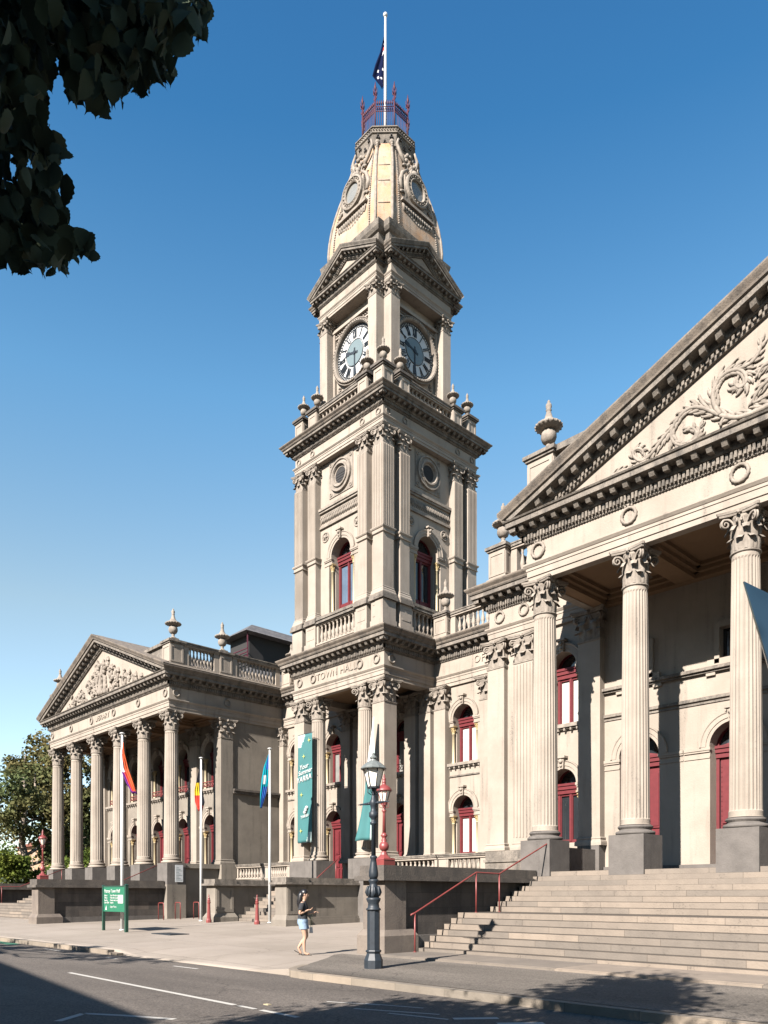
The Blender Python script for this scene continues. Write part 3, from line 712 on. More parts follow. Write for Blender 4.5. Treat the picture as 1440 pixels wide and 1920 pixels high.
# ================================================================== LIBRARY (left building)
def three(parent, path, z0, H, P, **k):
    a, c, s = MB(), MB(), MB(); w = k.pop('w', None); sm = k.pop('sima', None); sg = k.get('segs') or list(range(len(path) if k.get('closed') else len(path)-1))
    entab(a, c, s, path, z0, H, P, sima=[], **k)
    part('entablature', a, M['cream'], parent, w); part('cornice', c, M['cornice'], parent, w)
    runs = []
    for i in (sm if sm is not None else sg):
        if runs and runs[-1][-1] == i-1: runs[-1].append(i)
        else: runs.append([i])
    q = P/.74; hh = H/2.2; Z = lambda z: z0+z*hh
    for r_ in runs:
        s = MB(); sweep(s, path, [(.5*q,Z(2.03)),(.63*q,Z(2.032)),(.645*q,Z(2.08)),(.72*q,Z(2.16)),(.745*q,Z(2.2)),(.745*q,Z(2.25)),(-.3,Z(2.3))], bool(k.get('closed')), r_); part('gutter_moulding', s, M['sima'], parent, w)
LX = [-40.2-3.27*k for k in range(6)]; LXC = (LX[0]+LX[-1])/2
lib = empty('library_building', (-48.4, 27, 0), 'cream library with six fluted columns under a carved gable, far left of the row', 'building')
portico(lib, LX, False, (-56.2, -40.72), -.2)
cheek(lib, -40.75, -39.9, .15); cheek(lib, -56.95, -56.1, .15)
ZL = 11.95
three(lib, [(-56.95,40),(-56.95,21.46),(-39.8,21.46),(-39.8,29.2),(-33.95,29.2)], ZL, 2.2, .74, segs=[0,1,2], sima=[0,2])
tp, xc_, zt_, um_ = pediment(lib, -56.95, -39.8, 21.46, 14.0, 17.75, depth=14, roofmat='sima')
def relief_obj(parent, builder, name='carved_relief'):
    mb = MB(); builder(mb); return part(name, mb, M['orn'], parent)
def lib_relief(mb):
    r = random.Random(3); y = 21.46; xc = xc_
    relief_curve(mb, [(xc-.1,14.3),(xc-.15,15.0),(xc,15.6),(xc+.1,16.2)], y, .22, .12, True, r)
    relief_curve(mb, [(xc+.5,14.3),(xc+.45,14.9),(xc+.3,15.6)], y, .18, .1, True, r)
    for t in range(9): mb.ball((xc+.5*cos(t*.7), y-.06, 15.9+.35*sin(t*.7)), .13+.05*r.random(), 7, 4)
    torus_ring(mb, (xc-.1,y-.03,15.0), .6, .11, 'Y', 24, 6, .2)
    for s in (-1, 1):
        for (x0, z0, R0) in ((1.5,14.75,.5),(2.1,15.15,.34),(1.2,15.5,.36),(3.1,14.6,.36),(3.7,14.75,.22),(4.5,14.45,.24),(.75,16.2,.24),(5.3,14.32,.15)):
            pts = []
            for t in range(11): a = (pi*.1+t*.62); q = R0*(1-t/13); pts.append((xc+s*(x0+q*cos(a)), z0+q*sin(a)))
            relief_curve(mb, pts, y, .09, .04, True, r, .8)
        relief_curve(mb, [(xc+s*.8,14.2),(xc+s*2,14.3),(xc+s*3.2,14.25),(xc+s*4.6,14.2),(xc+s*6,14.15)], y, .08, .03, True, r, .7)
    for t in range(70):
        x = r.uniform(-5, 5); zmax = 14.2+(1-abs(x)/6.6)*2.3; z = r.uniform(14.2, zmax); a = r.uniform(0, 6.28); L_ = r.uniform(.15, .4)
        mb.tube([(xc+x+L_*cos(a)*k/3, y-.03-.04*(k in (1,2)), z+L_*sin(a)*k/3) for k in range(4)], [.03,.08,.07,.015], 5)
relief_obj(lib, lib_relief)
for x in LX: wreath(lib, x, 21.42, 12.92)
for x in (LXC+1.65, LXC-1.65): wreath(lib, x, 21.42, 12.92)
for y in (21.9, 25.2): wreath(lib, -39.77, y, 12.92, True)
textmesh('lettering', 'LIBRARY', .50, M['cream'], lib, TL(LXC, 21.45, 12.92) @ RX, .035, spacing=1.1)
# body
mb = MB(); ops = lambda d: [(1.3,1.8,2.4 if d else 3.6,5.85),(1.3,1.8,8.1,10.3)]
wxs = [LX[0]-1.635-3.27*k for k in range(5)]
wall(mb, -56.9, -39.95, 2.3, 12.0, 25.3, [(x, ops(True)) for x in wxs])
mb.box(-56.85, -39.92, 25.99, 40, -.3, 13.9); mb.box(-39.93, -39.88, 25.6, 29.9, -.3, 11.95)
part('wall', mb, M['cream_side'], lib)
for i, x in enumerate(wxs):
    window(lib, x, 25.3, 2.4, 5.85, kind='door', sill=False); window(lib, x, 25.3, 8.1, 10.3, pane='glassdark', balc=True)
for x in LX[1:]: pilaster(lib, x-.42, x+.42, 25.05, 25.31, mat='cream')
pilaster(lib, -40.62, -39.8, 24.78, 25.6, mat='cream_side')
mb = MB(); mb.box(-39.9,-39.66,25.62,29.2,7.8,7.92); mb.box(-39.9,-39.74,25.62,29.2,7.65,7.79); part('string_course', mb, M['coping'], lib)
mb = MB()
mb.box(-40.78,-39.62,21.24,22.4,-.3,2.21); mb.box(-40.6,-39.95,22.4,24.7,-.3,3.15); mb.box(-40.72,-39.62,24.7,25.72,-.3,3.408)
mb.box(-40.8,-39.78,22.4,24.7,3.15,3.41); mb.box(-56.9,-40.0,25.3,25.4,-.2,2.35)
mb.box(-39.96,-39.9,25.6,29.0,-.3,3.4)
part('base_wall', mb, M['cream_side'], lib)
ceiling(lib, -56.9, -39.85, 21.9, 25.3, LX)
for (a, b) in ((-45.2,-40.72),(-56.1,-51.6)): attic = MB(); attic.box(a,b,21.7,22.2,14.05,15.75); attic.box(a-.02,b+.02,21.55,22.35,15.75,15.92); part('attic_wall', attic, M['cornice'], lib)
pedestal(lib, -40.25, 21.95, 14.15, 15.92, u=True); pedestal(lib, -40.25, 25.15, 14.15, 15.92, u=True); pedestal(lib, -56.5, 21.95, 14.15, 15.92, u=True)
balustrade(lib, (-40.0, 22.42), (-40.0, 24.68), 14.15, 15.9, n=7); balustrade(lib, (-40.0, 25.62), (-40.0, 29.05), 14.15, 15.9, n=11)
mb = MB()
for (x0,x1,y0,y1,ze,zr,ins) in ((-52,-44.4,29.5,46,16.4,18.6,3.2),(-49.6,-45.9,30.6,44,20.0,21.2,1.7)):
    xm = (x0+x1)/2; A=[(x0,y0,ze),(x1,y0,ze),(x1,y1,ze),(x0,y1,ze),(xm,y0+ins,zr),(xm,y1-ins,zr)]
    i=[mb.vert(p) for p in A]
    for f in ((0,1,4),(1,2,5,4),(2,3,5),(3,0,4,5),(0,3,2,1)): mb.face([i[k] for k in f])
part('roof', mb, M['slate'], lib)
mb = MB(); mb.box(-49.0,-46.6,31.3,43.4,16.8,19.98); mb.box(-51.6,-44.8,29.9,45.6,13.8,16.39); lant = part('roof_lantern', mb, M['dark'], lib)
mb = MB()
for k in range(4): mb.box(-49.3,-46.22,30.9,30.97,18.1+.25*k,18.15+.25*k)
for k in range(2): mb.box(-46.28,-46.2,30.9+k*4,30.98+k*4,17.9,20)
inst('louvre_rail', mb.mesh('louvre_rail', M['maroon']), lant, Matrix())

# ================================================================== HALL (right building)
HX = [-15.16+3.25*k for k in range(6)]
hall = empty('hall_building', (-7, 27, 0), 'large cream hall with bluestone stairs and a scroll carved gable, at the right edge', 'building')
portico(hall, HX, True, (-15.12, 1.1), -.2)
cheek(hall, -15.95, -15.1, 0); cheek(hall, 1.0, 1.85, 0)
three(hall, [(-26.95,29.2),(-20.45,29.2),(-20.45,25.5),(-15.56,25.5),(-15.56,21.46),(1.49,21.46),(1.49,40)], ZL, 2.2, .74, segs=[1,2,3,4,5], sima=[1,2,3,5])
tp, hxc, hzt, hum = pediment(hall, -15.56, 1.49, 21.46, 14.0, 17.75, depth=14, roofmat='sima')
RC = {'A': [(-7.6,14.42),(-7.92,14.39),(-8.33,14.38),(-8.68,14.42),(-9.03,14.59),(-9.32,14.82),(-9.62,15.08),(-9.92,15.25),(-10.19,15.25),(-10.42,15.09),(-10.58,14.86),(-10.52,14.53),(-10.23,14.31),(-9.94,14.33),(-9.83,14.48),(-9.98,14.71),(-10.14,14.67)],
'B': [(-9.18,14.7),(-9.35,15.08),(-9.37,15.41),(-9.22,15.68),(-8.96,15.77),(-8.68,15.7),(-8.51,15.48),(-8.5,15.27),(-8.65,15.2),(-8.79,15.36),(-8.78,15.49)],
'C': [(-8.71,15.72),(-8.4,15.72),(-8.19,15.86),(-8.11,16.09),(-8.14,16.28)], 'D': [(-9.47,14.97),(-9.7,15.31),(-9.77,15.52)],
'E': [(-10.52,14.95),(-10.79,14.8),(-11.03,14.59),(-11.28,14.41),(-11.53,14.39),(-11.74,14.6),(-11.75,14.76),(-11.6,14.79),(-11.45,14.65),(-11.48,14.54)],
'F': [(-12.6,14.25),(-12.37,14.3),(-12.08,14.32),(-11.7,14.3),(-11.33,14.34)], 'G': [(-7.62,15.16),(-7.92,15.06),(-8.19,14.89),(-8.32,14.66),(-8.14,14.64),(-7.92,14.68)],
'H': [(-9.06,14.59),(-9.15,14.51),(-9.18,14.4)], 'I': [(-10.08,14.3),(-9.83,14.36),(-9.77,14.6),(-9.65,14.7)], 'J': [(-7.8,15.55),(-7.92,15.5),(-8.09,15.47),(-8.26,15.25)]}
def hall_relief(mb):
    r = random.Random(11)
    for k, pts in RC.items():
        for m in (1, -1):
            q = [(p[0] if m > 0 else 2*hxc-p[0], p[1]) for p in pts]
            big = k in 'AB'
            relief_curve(mb, q, 21.46, .075 if big else .055, .035, len(pts) > 3, r, 1.25 if big else .85)
    for t in range(9): mb.ball((hxc+.3*cos(t*.7), 21.42, 15.3+.45*sin(t*.7)), .16, 7, 4)
relief_obj(hall, hall_relief)
for x in HX: wreath(hall, x, 21.42, 12.92, s=1.2)
for x in (-19.9, -18.7): wreath(hall, x, 25.46, 12.92, s=1.1)
mb = MB(); dxs = [-13.72+3.25*k for k in range(5)]
wall(mb, -15.1, 1.4, 2.3, 12.0, 25.4, [(x, [(1.5,1.5,2.37,6.45),(.8,.8,9.25,10.25,1)]) for x in dxs])
part('wall', mb, M['cream'], hall)
for x in dxs:
    d = window(hall, x, 25.4, 2.37, 6.45, 1.5, 1.5, kind='door', side_imp=.86, sill=False)
    f = MB(); 
    for (a,b,c,d_) in ((-.56,-.4,9.1,10.45),(.4,.56,9.1,10.45),(-.399,.399,10.25,10.45),(-.8,.8,9.03,9.25)): f.box(x+a,x+b,25.28,25.42,c,d_)
    f.box(x-.85,x-.55,25.31,25.42,8.75,9.02); f.box(x+.55,x+.85,25.31,25.42,8.75,9.02)
    wf = part('window', f, M['cream'], hall)
    p_ = MB(); p_.box(x-.42,x+.42,25.6,25.62,9.2,10.3); inst('pane', p_.mesh('pane', M['glassdark']), wf, Matrix())
mb = MB(); mb.box(-15.1,1.4,25.28,25.42,8.86,8.93); mb.box(-15.1,1.4,25.2,25.42,8.93,9.03) ; mb.box(-15.1,1.4,25.33,25.42,8.0,8.1); mb.box(-15.1,1.4,25.36,25.42,7.88,7.94)
part('string_course', mb, M['cornice'], hall)
mb = MB()
wall(mb, -20.4, -15.1, 3.0, 12.0, 25.62, [(-16.95, [(1.15,1.6,3.6,5.85),(1.15,1.6,8.1,10.3)])])
mb.box(-20.4,1.3,26.31,40,-.3,13.9); mb.box(-20.4,-20.36,25.63,29.9,2,12)
part('wing_wall', mb, M['cream'], hall)
window(hall, -16.95, 25.62, 3.6, 5.85, 1.15, 1.6, pane='glassdark', side_imp=.3, sill=False); window(hall, -16.95, 25.62, 8.1, 10.3, 1.15, 1.6, pane='blind', side_imp=.3)
pilaster(hall, -20.45, -19.6, 25.38, 26.2); pilaster(hall, -19.15, -18.22, 25.42, 25.7, flutes=('front',))
pilaster(hall, -15.97, -15.07, 25.08, 25.6)
mb = MB(); mb.box(-20.55,-15.6,25.25,26.3,-.3,2.5); mb.box(-20.5,-18.1,25.28,26.2,2.5,2.95); mb.box(-20.55,-18.05,25.22,26.2,2.95,3.05); mb.box(-20.5,-18.1,25.3,26.2,3.05,3.409); mb.box(-18.09,-16.05,25.5,26.2,2.5,3.3)
part('wing_base', mb, M['cornice'], hall)
mb = MB(); mb.box(-15.95,-15.05,24.98,25.7,2.3,3.409); mb.box(-15.7,-15.2,22.4,24.98,2.3,3.25); mb.box(-15.0,1.3,25.2,25.41,2.36,2.62); part('base_wall', mb, M['blue'], hall)
ceiling(hall, -15.5, 1.4, 21.9, 25.4, HX)
for (a, b) in ((-14.7,-10.4),(-3.6,.7)): attic = MB(); attic.box(a,b,21.7,22.2,14.05,15.95); attic.box(a-.02,b+.02,21.5,22.4,15.95,16.15); part('attic_wall', attic, M['cornice'], hall)
pedestal(hall, -15.1, 21.95, 14.15, 16.15, a=.5, b=.5, u=True, us=1.02)
pedestal(hall, -20.05, 25.9, 14.15, 15.92, u=True); pedestal(hall, -16.2, 25.9, 14.15, 15.92)
balustrade(hall, (-19.6,25.95), (-16.6,25.95), 14.15, 15.9, n=8); balustrade(hall, (-20.1,29.0), (-20.1,26.35), 14.15, 15.9, n=8)

# ================================================================== CLOCK TOWER and link wings
tower = empty('clock_tower_building', (-30.475, 29.15, 0), 'cream block with porch and tall clock tower between the library and the hall', 'building')
three(tower, [(-39.8,21.46),(-39.8,29.2),(-33.95,29.2),(-33.95,25.7),(-26.95,25.7),(-26.95,29.2),(-20.45,29.2),(-20.45,25.5)], ZL, 2.2, .74, segs=[1,2,3,4,5])
for x in (-33.45,-32.3,-28.65,-27.45): wreath(tower, x, 25.66, 12.92)
for y in (26.2,): wreath(tower, -26.92, y, 12.92, True)
textmesh('lettering', 'TOWN HALL', .50, M['cream'], tower, TL(-30.47, 25.69, 12.92) @ RX, .035, spacing=1.1)
textmesh('lettering', 'OFFICES', .5, M['cream'], tower, TL(-23.35, 29.19, 12.92) @ RX, .035, spacing=1.1)
mb = MB(); gx = [(-38.4, False), (-34.95, True), (-29.6, True), (-25.1, False), (-21.85, False)]
wall(mb, -39.9, -20.4, 2.3, 12.0, 29.3, [(x, ops(d)) for x, d in gx]); mb.box(-39.8, -20.5, 29.99, 40, -.3, 14.1)
part('wall', mb, M['cream'], tower)
for x, d in gx:
    window(tower, x, 29.3, 2.4 if d else 3.6, 5.85, kind='door' if d else 'window', pane='blind' if x > -26 else 'glassdark', sill=not d)
    window(tower, x, 29.3, 8.1, 10.3, pane='blind' if x > -26 else ('curtain' if d else 'glassdark'), balc=(x == -29.6))
for a, b in ((-39.8,-39.38),(-36.95,-36.2),(-33.9,-33.15),(-32.9,-32.05),(-29.15-0,-28.3),(-27.85,-27.0),(-26.75,-26.0),(-23.8,-22.95)):
    if a == -29.15: a, b = -28.85, -28.05
    if b == -27.0: a = -27.8
    pilaster(tower, a, b, 28.95, 29.31)
for (a,b) in ((-39.35,-37.0),(-26.0,-23.85),(-22.9,-20.45)):
    mb = MB(); mb.box(a,b,29.24,29.31,7.45,7.52); part('string_course', mb, M['cornice'], tower); mb = MB(); mb.box(a,b,29.26,29.31,2.4,3.4); part('base_wall', mb, M['cornice'], tower)
for a, b in ((-33.95,-33.12),(-27.78,-26.95)): pilaster(tower, a, b, 25.7, 26.53)
for x in (-32.4,-28.72): column(tower, x, 26.12)
for a, b in ((-34.1,-31.8),(-29.3,-26.8)): mb = MB(); mb.box(a,b,25.48,26.75,-.2,3.409); part('plinth', mb, M['blue'], tower)
mb = MB(); mb.box(-33.9,-27.0,25.8,29.3,-.2,2.38); mb.box(-39.7,-34.11,26.0,29.3,-.2,2.4); mb.box(-26.79,-20.5,26.0,29.3,-.2,2.4); mb.box(-39.62,-34.12,25.62,26.0,-.3,2.44); mb.box(-26.78,-20.56,25.62,26.0,-.3,2.44); part('terrace', mb, M['blue'], tower)
balustrade(tower, (-39.6,25.85), (-37.0,25.85), 2.45, 3.41, n=8, base=.16, rail=.2, blk=.15, th=.12); balustrade(tower, (-36.9,25.85), (-34.12,25.85), 2.45, 3.41, n=8, base=.16, rail=.2, blk=.6, th=.12)
balustrade(tower, (-26.75,25.85), (-23.6,25.85), 2.45, 3.41, n=10, base=.16, rail=.2, blk=.2, th=.12); balustrade(tower, (-23.5,25.85), (-20.58,25.85), 2.45, 3.41, n=7, base=.16, rail=.2, blk=.6, th=.12)
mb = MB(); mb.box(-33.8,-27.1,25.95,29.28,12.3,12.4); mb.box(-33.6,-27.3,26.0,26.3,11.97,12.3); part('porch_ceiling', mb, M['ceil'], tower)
# side arms of the porch entablature closed by soffit
for a, b in ((-33.93,-33.2),(-27.7,-26.97)): mb = MB(); mb.box(a,b,26.3,29.2,11.96,12.3); part('porch_beam', mb, M['cream'], tower)
pedestal(tower, -26.5, 29.55, 14.15, 15.75, u=True, us=.95); pedestal(tower, -39.35, 29.55, 14.15, 15.75, u=True, us=.8)
balustrade(tower, (-26.05,29.55), (-20.95,29.55), 14.15, 15.7, n=15); balustrade(tower, (-38.9,29.55), (-34.3,29.55), 14.15, 15.7, n=12)
# central stair with flanking walls
mb = MB()
for k in range(12): mb.box(-34.42, -29.28, 22.4+.26*k, 26.2, -.2 if k == 0 else .25+.176*k-.01, .25+.176*(k+1))
part('stairs', mb, M['step'], tower)
for x0 in (-35.25, -29.3):
    x1 = x0+.85; mb = MB(); mb.box(x0,x1,21.1,22.2,-.2,2.1); mb.box(x0+.12,x1-.12,22.2,25.48,-.2,2.1)
    mb.box(x0-.14,x1+.14,20.96,22.34,-.2,.5); mb.frust((x0+x1)/2,21.65,.5,.72,.56,.69,.43,.56); mb.box(x0-.02,x1+.02,22.3,25.48,-.2,.5); mb.box(x0+.04,x1-.04,22.3,25.48,.5,.62)
    for (a,b,c,d) in ((21.15,21.3,.75,2.0),(22.0,22.15,.75,2.0),(21.3,22.0,.75,.9),(21.3,22.0,1.85,2.0)): mb.box(x1,x1+.03,a,b,c,d)
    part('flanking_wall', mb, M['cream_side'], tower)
    mb = MB(); mb.box(x0-.2,x1+.2,20.9,22.4,2.1,2.2); mb.box(x0-.1,x1+.1,21.0,22.3,2.2,2.42); mb.box(x0-.05,x1+.05,22.4,25.48,2.1,2.19); mb.box(x0+.05,x1-.05,22.3,25.48,2.19,2.41)
    part('coping', mb, M['cornice'], tower)

# tower shaft, stage with arched window and oculus
CX, CY = -30.475, 29.15
TK = [TL(CX, CY, 0) @ RZ(k*pi/2) for k in range(4)]
sq = lambda h: [(CX-h,CY-h),(CX+h,CY-h),(CX+h,CY+h),(CX-h,CY+h)]
mb = MB()
wall(mb, -3.1, 3.1, 14.1, 24.3, -3.1, [(0, [(1.5,1.95,16.0,19.05)])], dep=.6)
# pedestal course
for (a, b) in ((2.7,3.53),(1.58,2.38),(-2.38,-1.58)):
    mb.box(a,b,-3.53,-3.0 if a < 2.6 else -2.7,14.15,15.72)
    mb.box(a-.06 if a<2.6 else a,b+.06,-3.6,-3.0 if a < 2.6 else -2.66,14.15,14.75)
    mb.box(a+.12,b-.12,-3.545,-3.53,14.95,15.05); mb.box(a+.12,b-.12,-3.545,-3.53,15.5,15.56)
mb.box(-3.55,-2.68,-3.535,-3.0,14.15,15.718)
for (a, b, yb) in ((2.75,3.45,-2.75),(1.66,2.3,-3.05),(-2.3,-1.66,-3.05),(-3.45,-2.75,-3.1)):
    mb.box(a,b,-3.45,yb,16.0,23.24)
    flute_strip(mb, a, b, -3.45, 19.28, 23.15, 6)
p_ = [(2.75,-2.75),(2.75,-3.45),(3.45,-3.45),(3.45,-2.75)]
for (a, b, yb) in ((2.75,3.45,-2.75),(1.66,2.3,-3.1),(-2.3,-1.66,-3.1)):
    pth = [(a,yb),(a,-3.45),(b,-3.45),(b,yb)]
    cl_ = a > 2.6
    sweep(mb, pth, [(-.05,16.0),(.1,16.0),(.1,16.08),(.07,16.14),(.07,16.2),(.03,16.26),(.04,16.32),(0,16.36),(-.05,16.36)], cl_)
    sweep(mb, pth, [(-.05,18.9),(.03,18.9),(.07,18.93),(.03,18.96),(.03,19.1),(.07,19.13),(.1,19.18),(.1,19.22),(.04,19.24),(-.05,19.25)], cl_)
stage = mb.mesh('tower_stage', M['cream'])
mc = MB()
for (a, b) in ((2.6,3.64),(1.5,2.46),(-2.46,-1.5),(-3.64,-2.72)): mc.box(a,b,-3.64 if a!=-3.64 else -3.639,-3.0 if a<2.6 else -2.6,15.72,15.85); mc.box(a+.03,b-.03,-3.6,-3.0 if a<2.6 else -2.63,15.85,16.0)
mc.box(-1.5,1.5,-3.58,-3.05,15.84,15.98); mc.box(-1.5,1.5,-3.53,-3.05,15.72,15.84)
capm = mc.mesh('pedestal_cap', M['cornice'])
# ornament: band, oculus, roundels, keystone
mo = MB(); mo.box(-1.66,1.66,-3.2,-3.08,21.55,21.65); mo.box(-1.66,1.66,-3.26,-3.08,21.65,21.78); mo.box(-1.66,1.66,-3.16,-3.08,20.82,20.9); mo.box(-1.66,1.66,-3.2,-3.08,20.74,20.815)
rr = random.Random(5)
for k in range(26):
    x = -1.55+3.1*k/25; mo.tube([(x-.04,-3.11,21.0),(x+.05,-3.15,21.15),(x-.05,-3.15,21.3),(x+.04,-3.11,21.45)], [.02,.04,.04,.02], 5)
for (x, z) in ((-1.25,20.25),(1.25,20.25)):
    torus_ring(mo, (x,-3.11,z), .24, .045, 'Y', 16, 5); mo.ball((x,-3.12,z), .11, 8, 4)
    for t in range(5): mo.ball((x+.13*cos(t*1.257),-3.13,z+.13*sin(t*1.257)), .05, 5, 3)
mo.box(-.92,.92,-3.14,-3.09,22.1,23.95)
for s in (-1, 1):
    for t in (-1, 1): torus_ring(mo, (s*.76,-3.15,23.02+t*.76), .08, .03, 'Y', 10, 4)
arc = [(.48,.1),(.52,.17),(.6,.17),(.62,.1),(.72,.08),(.75,.14),(.82,.14),(.84,.0)]
mo2 = MB()
rows = []
for k in range(33):
    t = 2*pi*k/32; rows.append([mo.vert((-r*cos(t), -3.12-o, 23.02+r*sin(t))) for r, o in [(.40,-.3),(.40,.04),(.47,.04)]+arc])
for a, b in zip(rows, rows[1:]):
    for j in range(len(a)-1): mo.face((a[j], b[j], b[j+1], a[j+1]), False)
ornm = mo.mesh('oculus_surround', M['orn'])
md = MB(); md.lathe([(.41,0),(.41,.01)], 24); md.v = [(x, -3.145-.002*0+z*0, 23.02+y) for x, y, z in md.v]
for k in range(4): md.box(-.34,.34,-3.16,-3.15,22.72+.13*k,22.75+.13*k)
ocm = md.mesh('oculus_louvre', M['dark'])
balm = []
for k, T in enumerate(TK):
    s = inst('tower_stage', stage, tower, T); inst('pedestal_cap', capm, s, T); inst('oculus_surround', ornm, s, T); inst('oculus_louvre', ocm, s, T)
    if k in (0, 1, 3):
        for x in (1.98,-1.98,3.1): inst('pilaster_capital', D['pcap_s'], s, T @ TL(x, -3.45+.35, 23.23) @ Matrix.Scale(1.0,4))
        if k == 0 or k == 3: inst('pilaster_capital', D['pcap_s'], s, T @ TL(-3.1, -3.1, 23.231))
        window(tower, 0, -3.1, 16.0, 19.05, 1.5, 1.95, T=T, side_imp=.35, sill=False, pane='skyglass' if k == 0 else 'glassdark')
        o = balustrade(tower, (T @ Vector((-1.55,-3.36,0)))[:2], (T @ Vector((1.55,-3.36,0)))[:2], 14.15, 15.72, n=9, blk=.18, base=.5, rail=.1, th=.12)
mb = MB(); mb.box(CX-2.5,CX+2.5,CY-2.5,CY+2.5,13.9,25.5); part('tower_core', mb, M['dark'], tower)
mb = MB(); mb.box(CX-3.3,CX+3.3,CY-3.3,CY+3.3,13.9,14.25); part('tower_base', mb, M['cornice'], tower)
three(tower, sq(3.42), 24.07, 1.57, .64, closed=True, pitch=.36, dent=.1)
for x in (-3.1,-1.95,1.95,3.1): wreath(tower, CX+x, CY-3.45, 24.74, s=.75)
for x in (-3.1,-1.95,1.95,3.1): wreath(tower, CX+3.45, CY+x, 24.74, True, s=.75)
mb = MB(); mb.box(CX-3.4,CX+3.4,CY-3.4,CY+3.4,25.2,25.66); part('tower_deck', mb, M['cornice'], tower)
for (x, y) in [(a, b) for a in (-3.1,-1.95,1.95,3.1) for b in (-3.1,)]+[(3.1,b) for b in (-1.95,1.95,3.1)]+[(-3.1,b) for b in (-1.95,3.1)]:
    pedestal(tower, CX+x, CY+y, 25.64, 27.1, .33, .33, u=True, us=.74, cap='coping')
for k in (0, 1, 3):
    T = TK[k]; balustrade(tower, (T @ Vector((-1.6,-3.12,0)))[:2], (T @ Vector((1.6,-3.12,0)))[:2], 25.64, 27.02, n=11, blk=.05, base=.3, rail=.26, th=.13)
# clock stage
A_, B_ = 2.2, 2.72
cr = [(-A_,-B_),(A_,-B_),(A_,-A_),(B_,-A_),(B_,A_),(A_,A_),(A_,B_),(-A_,B_),(-A_,A_),(-B_,A_),(-B_,-A_),(-A_,-A_)]
crp = lambda a, b: [(CX+x*(a/A_ if abs(x) == A_ else b/B_), CY+y*(a/A_ if abs(y) == A_ else b/B_)) for x, y in cr]
mb = MB(); mb.box(-2.14,2.14,-2.14,-1.5,25.6,32.1)
for s in (-1, 1):
    a, b = sorted((s*1.6, s*2.199)); mb.box(a,b,-2.72,-2.1,25.66,31.4)
    sweep(mb, [(a,-2.1),(a,-2.72),(b,-2.72),(b,-2.1)], [(-.05,25.66),(.08,25.66),(.08,25.8),(.03,25.9),(0,25.95),(-.05,25.95)], True)
    # spandrel panels
    mb.box(min(s*1.6,s*1.48),max(s*1.6,s*1.48),-2.3,-2.1,27,31.4)
mb.box(-1.6,1.6,-2.34,-2.1,31.35,31.5); mb.box(-1.6,1.6,-2.24,-2.1,31.05,31.12)
mb.box(-2.1,2.1,-2.66,-2.0,31.985,32.05)
clk = mb.mesh('clock_stage', M['cream'])
mo = MB(); zc = 29.7
rows = []
for k in range(49):
    t = 2*pi*k/48; rows.append([mo.vert((r*cos(t), -2.14-o, zc+r*sin(t))) for r, o in [(1.36,.02),(1.38,.2),(1.43,.26),(1.5,.26),(1.53,.18),(1.57,.14),(1.57,.2),(1.60,.2),(1.60,.0)]])
for a, b in zip(rows, rows[1:]):
    for j in range(len(a)-1): mo.face((a[j], b[j], b[j+1], a[j+1]))
for k in range(60):
    t = 2*pi*k/60; mo.ball((1.485*cos(t), -2.41, zc+1.485*sin(t)), .035, 5, 3)
for sx in (-1, 1):
    for sz in (-1, 1):
        for t in range(7):
            a = t*.8; mo.tube([(sx*(1.22+.1*cos(a+.4*q)), -2.17, zc+sz*(1.28+.1*sin(a+.4*q))+.05*q*sz) for q in range(4)], [.02,.05,.04,.015], 5)
for k in range(20): x = -1.45+2.9*k/19; mo.tube([(x,-2.17,31.16),(x+.05,-2.2,31.22),(x-.04,-2.2,31.28),(x,-2.17,31.33)], [.02,.04,.04,.02], 5)
clo = mo.mesh('clock_surround', M['orn'])
mf = MB(); mf.lathe([(1.36,0),(1.36,.01)], 40); mf.v = [(x, -2.165-z, zc+y) for x, y, z in mf.v]; mf.cm = 1
b0 = len(mf.v); f0 = len(mf.f); mf.lathe([(.62,0),(.62,.01)], 32); mf.v[b0:] = [(x, -2.19-z, zc+y) for x, y, z in mf.v[b0:]]
face = mf.mesh('clock_face', [M['clock'], M['clockc']])
mn = MB()
def rad_bar(ang, r0, r1, w, off=0, tilt=0):
    """bar from radius r0 to r1 at clock angle ang (0=12, clockwise seen from the front); off: sideways shift"""
    d = (sin(ang), cos(ang)); n = (cos(ang), -sin(ang)); P = []
    for (r, o) in ((r0, off-tilt), (r1, off+tilt)):
        for sgn in (-1, 1): P.append((d[0]*r+n[0]*(o+sgn*w/2), d[1]*r+n[1]*(o+sgn*w/2)))
    q = [P[0], P[1], P[3], P[2]]
    lo = [mn.vert((x, -2.18, zc+z)) for x, z in q]; hi = [mn.vert((x, -2.215, zc+z)) for x, z in q]
    mn.face(hi)
    for i in range(4): mn.face((lo[i], lo[(i+1)%4], hi[(i+1)%4], hi[i]))
for k, s in enumerate(['XII','I','II','III','IV','V','VI','VII','VIII','IX','X','XI']):
    a = k*pi/6; W_ = {'I': .078, 'V': .16, 'X': .16}; tot = sum(W_[c] for c in s); o = -tot/2
    for c in s:
        m = o+W_[c]/2; o += W_[c]
        if c == 'I': rad_bar(a, .74, 1.17, .038, m)
        if c == 'V': rad_bar(a, .74, 1.17, .04, m-.035, -.035); rad_bar(a, .74, 1.17, .016, m+.035, .035)
        if c == 'X': rad_bar(a, .74, 1.17, .04, m, -.055); rad_bar(a, .74, 1.17, .016, m, .055)
for k in range(60): rad_bar(k*pi/30, 1.21, 1.32, .028)
for r_ in (.66, 1.2, 1.33): torus_ring(mn, (0,-2.19,zc), r_, .017, 'Y', 48, 4)
